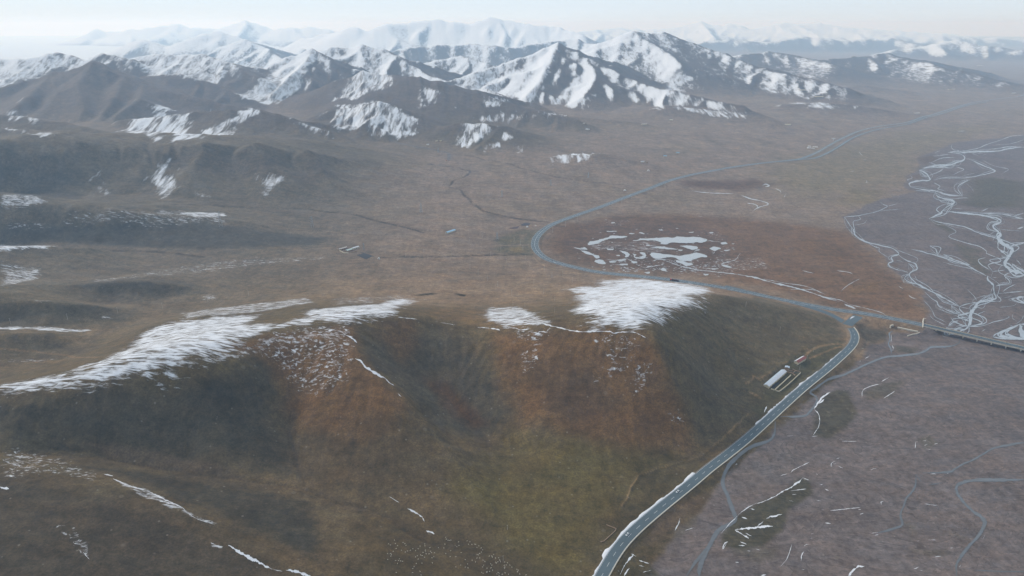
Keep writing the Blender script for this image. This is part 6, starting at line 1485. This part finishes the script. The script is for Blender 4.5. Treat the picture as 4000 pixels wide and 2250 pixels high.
for px_, py_, wpx, mr, lab in FAR:
    if lab is None: continue
    p = hit(px_, py_); sl_ = math.hypot(p[0], math.hypot(p[1], CAM_Z))
    L = min(wpx * .55 * sl_ / FPX, 60); root = empty('farmhouse', (p[0], p[1], p[2] - .3), rng.uniform(-.4, .4))
    tag(root, lab, 'house')
    w = min(L * .45, 9)
    MB().box(-L / 2, L / 2, -w / 2, w / 2, -.5, 3.0).build('wall', M_CREAM if mr is not M_MUD else M_MUD, root)
    mesh_py('roof', [(-L / 2 - .5, -w / 2 - .5, 2.9), (L / 2 + .5, -w / 2 - .5, 2.9), (L / 2 + .5, w / 2 + .5, 2.9), (-L / 2 - .5, w / 2 + .5, 2.9), (-L / 2 - .5, 0, 4.8), (L / 2 + .5, 0, 4.8)], [(0, 1, 5, 4), (2, 3, 4, 5), (0, 4, 3), (1, 2, 5), (3, 2, 1, 0)], mr, root)

# ------------------------------------------------------------------ white tents
M_TENT = plain_mat('tent_canvas', (.62, .62, .62), .8, .05, .5)
def tent(px_, py_, r_, lab, group=None):
    p = hit(px_, py_); root = empty('tent', (p[0], p[1], p[2] - .1)); tag(root, lab, 'tent', group)
    MB().lathe([(r_, -.3), (r_, 1.6)], 12).build('side_wall', M_TENT, root, True)
    MB().lathe([(r_ + .25, 1.55), (r_ * .86, 2.3), (r_ * .5, 3.1), (.25, 3.6)], 12).build('roof', M_TENT, root, True)
    MB().box(-.5, .5, -r_ - .06, -r_ + .2, 0, 1.5).build('door', M_REDROOF, root)
    return root
for i, p in enumerate(crop(3100, 500, 8.05, [(472, 580), (525, 586), (625, 600), (683, 606), (735, 612)])):
    tent(*p, 3.4, 'white round tent in the back row of the tent camp by the highway', 'tents in the back row of the camp')
for i, p in enumerate(crop(3100, 500, 8.05, [(460, 636), (533, 640), (588, 648), (640, 653)])):
    tent(*p, 5.2 if i == 0 else 3.2, 'largest white tent at the left of the front camp row' if i == 0 else 'small white round tent in the front row of the tent camp', None if i == 0 else 'small tents in the front row of the camp')
tent(*e9([(2150, 880)])[0], 2.4, 'small white tent at the end of the black dung strip')
tent(*crop(1900, 840, 7.247, [(1153, 345)])[0], 2.6, 'white tent beside the dark dung sheet near the road bend')
tent(2533, 667, 4.0, 'lone white tent below the low snow mound'); tent(2441, 745, 3.6, 'lone white tent just left of the highway straight')
tent(*crop(1900, 840, 7.247, [(1395, 318)])[0], 1.6, 'tiny cream tent between the bend and the dung sheet')
# ------------------------------------------------------------------ billboard
p = hit(3254, 551); bb = empty('billboard', (p[0], p[1], p[2])); tag(bb, 'white roadside billboard on a single post by the split highway', 'billboard')
MB().lathe([(.8, -1), (.8, 8.0)], 8).build('post', M_WHITEROOF, bb)
MB().box(-6.5, 6.5, -.6, .6, 8.0, 12.5).build('panel', M_TENT, bb)
# ------------------------------------------------------------------ poles and pylons
M_POLE = plain_mat('pole_concrete', (.33, .32, .29), .8, .1, .5)
M_STEEL = plain_mat('galvanised_steel', (.30, .33, .36), .5, .1, .5, .5, .3)
pole_me = MB().lathe([(.17, -.6), (.11, 9.2)], 6).build('pole', M_POLE); pole_me.data.name = 'pole'
arm_me = MB().box(-.9, .9, -.06, .06, 8.55, 8.72).build('crossarm', M_POLE)
pd_, ad_ = pole_me.data, arm_me.data
bpy.data.objects.remove(pole_me); bpy.data.objects.remove(arm_me)
def pole(px_, py_, lab, group, hpx=None):
    p = hit(px_, py_)
    sl_ = math.hypot(p[0], math.hypot(p[1], CAM_Z - p[2]))
    sc = 1.0 if hpx is None else np.clip(hpx * sl_ / FPX / 9.2 * 1.05, .6, 1.5)
    root = empty('utility_pole', (p[0], p[1], p[2]), .5); root.scale = (max(sc, .9), max(sc, .9), sc)
    tag(root, lab, 'pole', group)
    link(bpy.data.objects.new('shaft', pd_), root); link(bpy.data.objects.new('crossarm', ad_), root)
for q_ in c5([(1574, 382), (1667, 342), (1752, 305), (2070, 175), (2140, 145), (2380, 62)]): pole(*q_, 'thin utility pole on the meadow side of the road bend', 'poles on the meadow side of the bend', 20)
for q_ in c5([(1515, 660), (1646, 698), (1756, 728), (1716, 740), (1570, 705), (1441, 755), (1108, 730), (1042, 685), (1180, 770), (1510, 820), (1280, 832), (1588, 872)]): pole(*q_, 'thin utility pole on the brown plain below the road bend', 'poles on the plain below the bend', 22)
for q_ in c5([(1412, 630), (1380, 578), (1262, 590), (1130, 555), (1247, 600), (983, 645), (1203, 525), (1362, 512), (1345, 470)]): pole(*q_, 'thin utility pole left of the road bend', 'poles just left of the bend', 20)
for q_ in c5([(375, 530), (523, 560), (653, 533), (770, 500), (883, 472), (981, 445), (1071, 422), (850, 548), (682, 570), (1299, 445), (1247, 378)]): pole(*q_, 'thin utility pole in the row crossing the plain from the farmstead', 'poles in the row from the farmstead', 17)
for q_ in c4([(78, 1040), (486, 1005), (845, 960), (1165, 925), (1490, 880), (1782, 835)]): pole(*q_, 'pale utility pole in the row over the dark rolling slopes', 'poles in the row over the left slopes', 20)
for q_ in c5([(1376, 915), (1590, 955), (1290, 905)]): pole(*q_, 'thin utility pole on the slope behind the small snow patch', 'poles behind the small snow patch', 20)
pole(*c6([(574, 912)])[0], 'pale pole on the brown hill end below the snow field', None, 19); pole(*c6([(818, 1092)])[0], 'pale pole standing low on the brown hill end', None, 19)
pole(*e1([(1720, 205)])[0], 'utility pole beside the curved farm track', None, 19); pole(*e1([(1573, 378)])[0], 'utility pole at the right end of the red roofed farmhouse', None, 18); pole(*e1([(1408, 605)])[0], 'utility pole before the walled pens of the long barn', None, 18)
pole(*crop(1500, 2000, 4.293, [(2071, 298)])[0], 'thin pale pole on the olive slope above the flock', None, 15); pole(*crop(1500, 2000, 4.293, [(1998, 815)])[0], 'thin pale pole standing among the grazing sheep', None, 17)
for q_ in e7([(1712, 580), (1885, 605), (2053, 635), (2230, 650), (2407, 668)]) + c2([(1505, 1200), (1578, 1215), (1648, 1225), (1918, 1265), (1998, 1285), (2088, 1290)]): pole(*q_, 'faint utility pole in the row along the far stream', 'poles along the far stream', 10)
def pylon(px_, py_, hpx, lab):
    p = hit(px_, py_); sl_ = math.hypot(p[0], math.hypot(p[1], CAM_Z - p[2])); Hh = float(np.clip(hpx * sl_ / FPX * 1.05, 16, 34))
    root = empty('pylon', (p[0], p[1], p[2] - .3), .4); tag(root, lab, 'pylon')
    w0, w1 = Hh * .11, Hh * .025
    for sx in (-1, 1):
        for sy in (-1, 1): MB().bar((sx * w0, sy * w0, 0), (sx * w1, sy * w1, Hh), .14).build('leg', M_STEEL, root)
    br = MB(); lv = [0, .22, .42, .6, .75, .88, 1]
    for a, b in zip(lv[:-1], lv[1:]):
        wa, wb = w0 + (w1 - w0) * a, w0 + (w1 - w0) * b
        for (ax, ay), (bx, by) in (((-1, -1), (1, -1)), ((1, -1), (1, 1)), ((1, 1), (-1, 1)), ((-1, 1), (-1, -1))):
            br.bar((ax * wa, ay * wa, a * Hh), (bx * wb, by * wb, b * Hh), .07); br.bar((bx * wa, by * wa, a * Hh), (ax * wb, ay * wb, b * Hh), .07)
    br.build('bracing', M_STEEL, root)
    for zz, ln in ((.80, .16), (.92, .12)): MB().bar((-Hh * ln, 0, Hh * zz), (Hh * ln, 0, Hh * zz), .13).build('crossarm', M_STEEL, root)
pylon(863, 884, 53, 'steel lattice pylon on the snow streaked finger ridge'); pylon(1220, 886, 40, 'steel lattice pylon on the plain right of the finger ridge'); pylon(1645, 829, 34, 'steel lattice pylon in the middle of the brown plain'); pylon(1960, 769, 26, 'steel lattice pylon beyond the winding gully'); pylon(1421, 978, 18, 'steel pylon beside the plain farmstead'); pylon(1942, 935, 16, 'small steel pylon in the green patch left of the road bend'); pylon(2298, 694, 18, 'far steel pylon right of the winding stream'); pylon(2151, 724, 18, 'far steel pylon above the highway straight'); pylon(1712, 596, 10, 'tiny steel pylon at the valley mouth')

# ------------------------------------------------------------------ vehicles
M_CARW = plain_mat('white_car_paint', (.58, .60, .62), .35, .03, .5, .5); M_GLASS = plain_mat('car_glass', (.02, .025, .03), .1, .05, .5, .6); M_TYRE = plain_mat('tyre', (.02, .02, .02), .9)
M_CARD = plain_mat('dark_car_paint', (.035, .045, .055), .35, .05, .5, .5); M_RED = plain_mat('red_cab_paint', (.40, .045, .03), .4, .05, .5, .5); M_LOAD = plain_mat('dark_load', (.07, .04, .035), .9, .2, .6)
def loft(secs):
    """cross sections (x, half width, z0, z1) -> closed body"""
    v, f = [], []
    for x, hw, z0, z1 in secs: v += [(x, -hw, z0), (x, hw, z0), (x, hw, z1 - .12), (x, hw * .86, z1), (x, -hw * .86, z1), (x, -hw, z1 - .12)]
    for i in range(len(secs) - 1):
        for k_ in range(6): f.append((i * 6 + k_, i * 6 + (k_ + 1) % 6, (i + 1) * 6 + (k_ + 1) % 6, (i + 1) * 6 + k_))
    f.append(tuple(reversed(range(6)))); f.append(tuple((len(secs) - 1) * 6 + k_ for k_ in range(6)))
    return v, f
def car(c, i, off, mat, lab, fwd=1):
    nx, ny = frame(c); x, y, z = c[i]; ang = math.atan2(c[i + 1][1] - c[i - 1][1], c[i + 1][0] - c[i - 1][0]) + (0 if fwd > 0 else math.pi)
    root = empty('car', (x + nx[i] * off, y + ny[i] * off, z + .12), ang); tag(root, lab, 'car')
    v, f = loft([(-2.3, .72, .45, .92), (-2.15, .86, .32, 1.0), (-.9, .9, .28, 1.02), (.9, .9, .28, .98), (2.0, .84, .3, .88), (2.3, .7, .4, .78)]); mesh_py('body', v, f, mat, root, False)
    v, f = loft([(-1.9, .66, .99, 1.1), (-1.35, .76, .96, 1.46), (.2, .76, .95, 1.48), (1.15, .7, .93, 1.02)]); cab = mesh_py('cabin', v, f, M_GLASS, root)
    MB().box(-1.3, .15, -.68, .68, 1.47, 1.52).build('roof', mat, root)
    for wx in (-1.4, 1.45):
        for s_ in (-1, 1):
            g = MB().lathe([(.33, -.11), (.33, .11)], 12); o = g.build('wheel', M_TYRE, root); o.rotation_euler = (math.pi / 2, 0, 0); o.location = (wx, s_ * .82, .33)
def ci(c, px_, py_, z=3):
    p = hit(px_, py_); return int(np.argmin(np.hypot(c[:, 0] - p[0], c[:, 1] - p[1])))
car(near_c, ci(near_c, 2457, 2091), hs * 2.2, M_CARW, 'white car low on the near road, the one nearer the camera', -1)
car(near_c, ci(near_c, 2652, 1921), hs * 2.2, M_CARW, 'white car further up the near road beside the snow bank', -1)
mside = 1 if frame(main_c)[1][ci(main_c, 2500, 1083)] < 0 else -1
car(main_c, ci(main_c, 2165, 1026), 3.4 * mside, M_CARW, 'white car on the highway just below the bend'); car(main_c, ci(main_c, 2154, 1020), -1.5 * mside, M_CARD, 'dark car on the highway just below the bend'); car(main_c, ci(main_c, 2128, 899), 2.0, M_CARD, 'dark car on the highway above the bend')
car(main_c, ci(main_c, 2518, 1087), 5.0 * mside, M_CARW, 'white car on the highway behind the snow field'); car(main_c, ci(main_c, 2472, 763), 2.0, M_CARW, 'white car far along the highway straight'); car(main_c, ci(main_c, 3398, 505), -2.0, M_CARW, 'white vehicle on the split highway near the billboard')
i_ = ci(main_c, 2640, 1093); tr = empty('truck', (main_c[i_][0], main_c[i_][1], main_c[i_][2] + .12), math.atan2(main_c[i_ + 1][1] - main_c[i_ - 1][1], main_c[i_ + 1][0] - main_c[i_ - 1][0]))
tr.location.x += frame(main_c)[0][i_] * 3.2 * mside; tr.location.y += frame(main_c)[1][i_] * 3.2 * mside
tag(tr, 'red cabbed lorry with a long dark load on the highway', 'truck')
v, f = loft([(6.0, 1.2, .6, 3.0), (8.2, 1.2, .5, 3.1), (8.5, 1.15, .5, 2.2)]); mesh_py('cab', v, f, M_RED, tr)
MB().box(8.3, 8.52, -1.0, 1.0, 1.9, 2.8).build('windscreen', M_GLASS, tr)
v, f = loft([(-7.5, 1.25, 1.1, 2.6), (-2, 1.25, 1.1, 3.2), (5.6, 1.25, 1.1, 2.7)]); mesh_py('load', v, f, M_LOAD, tr)
MB().box(-7.6, 5.9, -1.0, 1.0, .7, 1.09).build('chassis', M_TYRE, tr)
for wx in (-6.6, -5.4, -4.2, 3.5, 4.8, 7.3):
    for s_ in (-1, 1):
        o = MB().lathe([(.52, -.18), (.52, .18)], 10).build('wheel', M_TYRE, tr); o.rotation_euler = (math.pi / 2, 0, 0); o.location = (wx, s_ * 1.08, .52)

# ------------------------------------------------------------------ sheep
M_WOOL = plain_mat('wool', (.46, .43, .36), 1.0, .15, 2.0, .1)
def sheep_mesh(seed):
    me = bpy.data.meshes.new('sheep'); bm_ = bmesh.new()
    sk = bm_.verts.layers.skin.verify()
    chain = [((0, 0, .62), .20), ((.28, 0, .64), .25), ((-.30, 0, .63), .25), ((-.48, 0, .60), .16), ((.44, 0, .70), .17), ((.56, 0, .52 if seed % 2 else .80), .11), ((.74, 0, .30 if seed % 2 else .82), .085), ((.86, 0, .22 if seed % 2 else .76), .055)]
    vs = [bm_.verts.new(p) for p, r_ in chain]
    rad = [r_ for p, r_ in chain]
    for a, b in ((0, 1), (0, 2), (2, 3), (1, 4), (4, 5), (5, 6), (6, 7)): bm_.edges.new((vs[a], vs[b]))
    def leg(root, x, y, hind):
        pts_ = [((x, y * .9, .46), .10), ((x + (-.05 if hind else .02), y, .26), .055), ((x + (.02 if hind else 0), y, .02), .045)]
        last = root
        for p, r_ in pts_:
            v = bm_.verts.new(p); rad.append(r_); bm_.edges.new((last, v)); last = v
    for y in (-.15, .15): leg(vs[1], .26, y, False); leg(vs[2], -.30, y, True)
    bm_.verts.ensure_lookup_table()
    for v, r_ in zip(bm_.verts, rad):
        v[sk].radius = (r_, r_); v[sk].use_root = (v == vs[0])
    bm_.to_mesh(me); bm_.free()
    o = bpy.data.objects.new('tmp', me); C.objects.link(o)
    o.modifiers.new('s', 'SKIN'); sd = o.modifiers.new('d', 'SUBSURF'); sd.levels = 1
    dg = bpy.context.evaluated_depsgraph_get(); out = bpy.data.meshes.new_from_object(o.evaluated_get(dg))
    bpy.data.objects.remove(o); out.name = 'sheep'; out.materials.clear(); out.materials.append(M_WOOL)
    for p_ in out.polygons: p_.use_smooth = True
    return out
SHM = [sheep_mesh(0), sheep_mesh(1)]
SH = [(175, 478), (78, 540), (110, 560), (190, 534), (225, 572), (318, 518), (352, 540), (368, 565), (205, 620), (158, 665), (292, 648), (62, 703), (107, 705), (127, 717), (115, 747), (360, 676), (395, 660), (440, 648), (485, 622), (530, 655), (575, 625), (605, 578), (683, 543), (687, 575), (63, 802), (193, 820), (247, 822), (278, 828), (308, 835), (228, 868), (257, 793), (530, 757), (562, 742), (615, 727), (642, 738), (653, 686), (696, 645), (697, 660), (707, 708), (678, 765), (573, 797), (755, 710), (780, 665), (797, 687), (845, 690), (770, 605), (805, 773), (835, 757), (813, 860), (635, 862), (540, 872), (505, 922), (484, 955), (478, 1022), (605, 1003), (205, 1020), (625, 1065), (913, 603), (1003, 610), (1020, 545), (1036, 703), (1110, 757), (1203, 755), (1118, 653), (1222, 590), (1255, 566), (1248, 508), (1293, 688), (1395, 490), (1441, 506), (1417, 547), (1473, 551), (1523, 547), (1538, 548), (1592, 575), (1558, 597), (1628, 611), (1655, 641), (1636, 678), (1604, 702), (1563, 720), (1587, 727), (1558, 780), (1607, 778), (1662, 815), (1692, 835), (1363, 803), (1478, 814), (1533, 845), (1402, 878), (1283, 898), (1206, 929), (1362, 931), (1406, 944), (1652, 928), (1672, 900), (1727, 950), (1796, 943), (1790, 875), (1810, 898), (1765, 746), (1805, 745), (1840, 718), (1818, 765), (1872, 780), (1920, 775), (1943, 815), (1953, 838), (1908, 842), (1872, 850), (1885, 865), (2020, 845), (2070, 858), (2048, 895), (2015, 900), (2028, 930), (2022, 950), (2110, 895), (2145, 932), (2228, 967), (2250, 985), (2238, 1008), (2278, 1047), (2383, 1062), (2032, 1028), (1915, 1020), (1932, 1032), (1895, 1045), (1983, 1052), (2088, 1050), (1637, 1018), (1662, 1035), (1725, 1020), (1770, 1003), (1822, 985), (1035, 432), (1048, 462), (1072, 480), (1100, 484), (1122, 478), (1930, 1070), (1728, 1008)]
for k_, q_ in enumerate(crop(1500, 2000, 4.293, SH)):
    p = hit(*q_); o = bpy.data.objects.new('sheep', SHM[k_ % 2]); o.location = (p[0], p[1], p[2] - .03); o.rotation_euler = (0, 0, random.uniform(0, 6.28)); sc = random.uniform(.85, 1.05); o.scale = (sc, sc * 1.1, sc)
    C.objects.link(o); tag(o, 'white sheep grazing in the flock at the foot of the hill', 'sheep', 'sheep grazing in the flock')
# old fence corner by the road
wall_px('fence_wall', e4([(275, 835), (400, 885), (345, 940), (240, 1035), (205, 1040)]), .5, .7, M_MUD, 'low pale L shaped fence footing beside the near road', 'fence')

# ------------------------------------------------------------------ fog bank in the far valley
def fog_bank():
    nx_, ny_ = 260, 150
    x = np.linspace(-26000, -4200, nx_); y = np.linspace(7600, 32000, ny_)
    X, Y = np.meshgrid(x, y)
    edge = fbm(X / 3500, Y / 3500, 601, 4)
    Z = 62 + 26 * fbm(X / 1900, Y / 2600, 603, 5) + 10 * edge
    rim = np.minimum.reduce([(X + 26000) / 1500, (-4200 + 1800 * edge - X) / 1500, (Y - 7600 - 900 * edge) / 1200, (32000 - Y) / 1500])
    Z = Z - 90 * (1 - sstep(-.2, 1.0, rim))
    ii = np.arange(nx_ * ny_).reshape(ny_, nx_)
    q_ = np.stack([ii[:-1, :-1], ii[:-1, 1:], ii[1:, 1:], ii[1:, :-1]], -1).reshape(-1, 4)
    m, t, b = new_mat('fog_top'); b.inputs['Base Color'].default_value = (.62, .65, .68, 1); b.inputs['Roughness'].default_value = 1; b.inputs['Specular IOR Level'].default_value = 0
    return mesh_np('fog_bank', np.stack([X, Y, Z], -1).reshape(-1, 3), q_, m, True)
stuff(fog_bank(), 'low white fog bank lying in the valley at the far left')
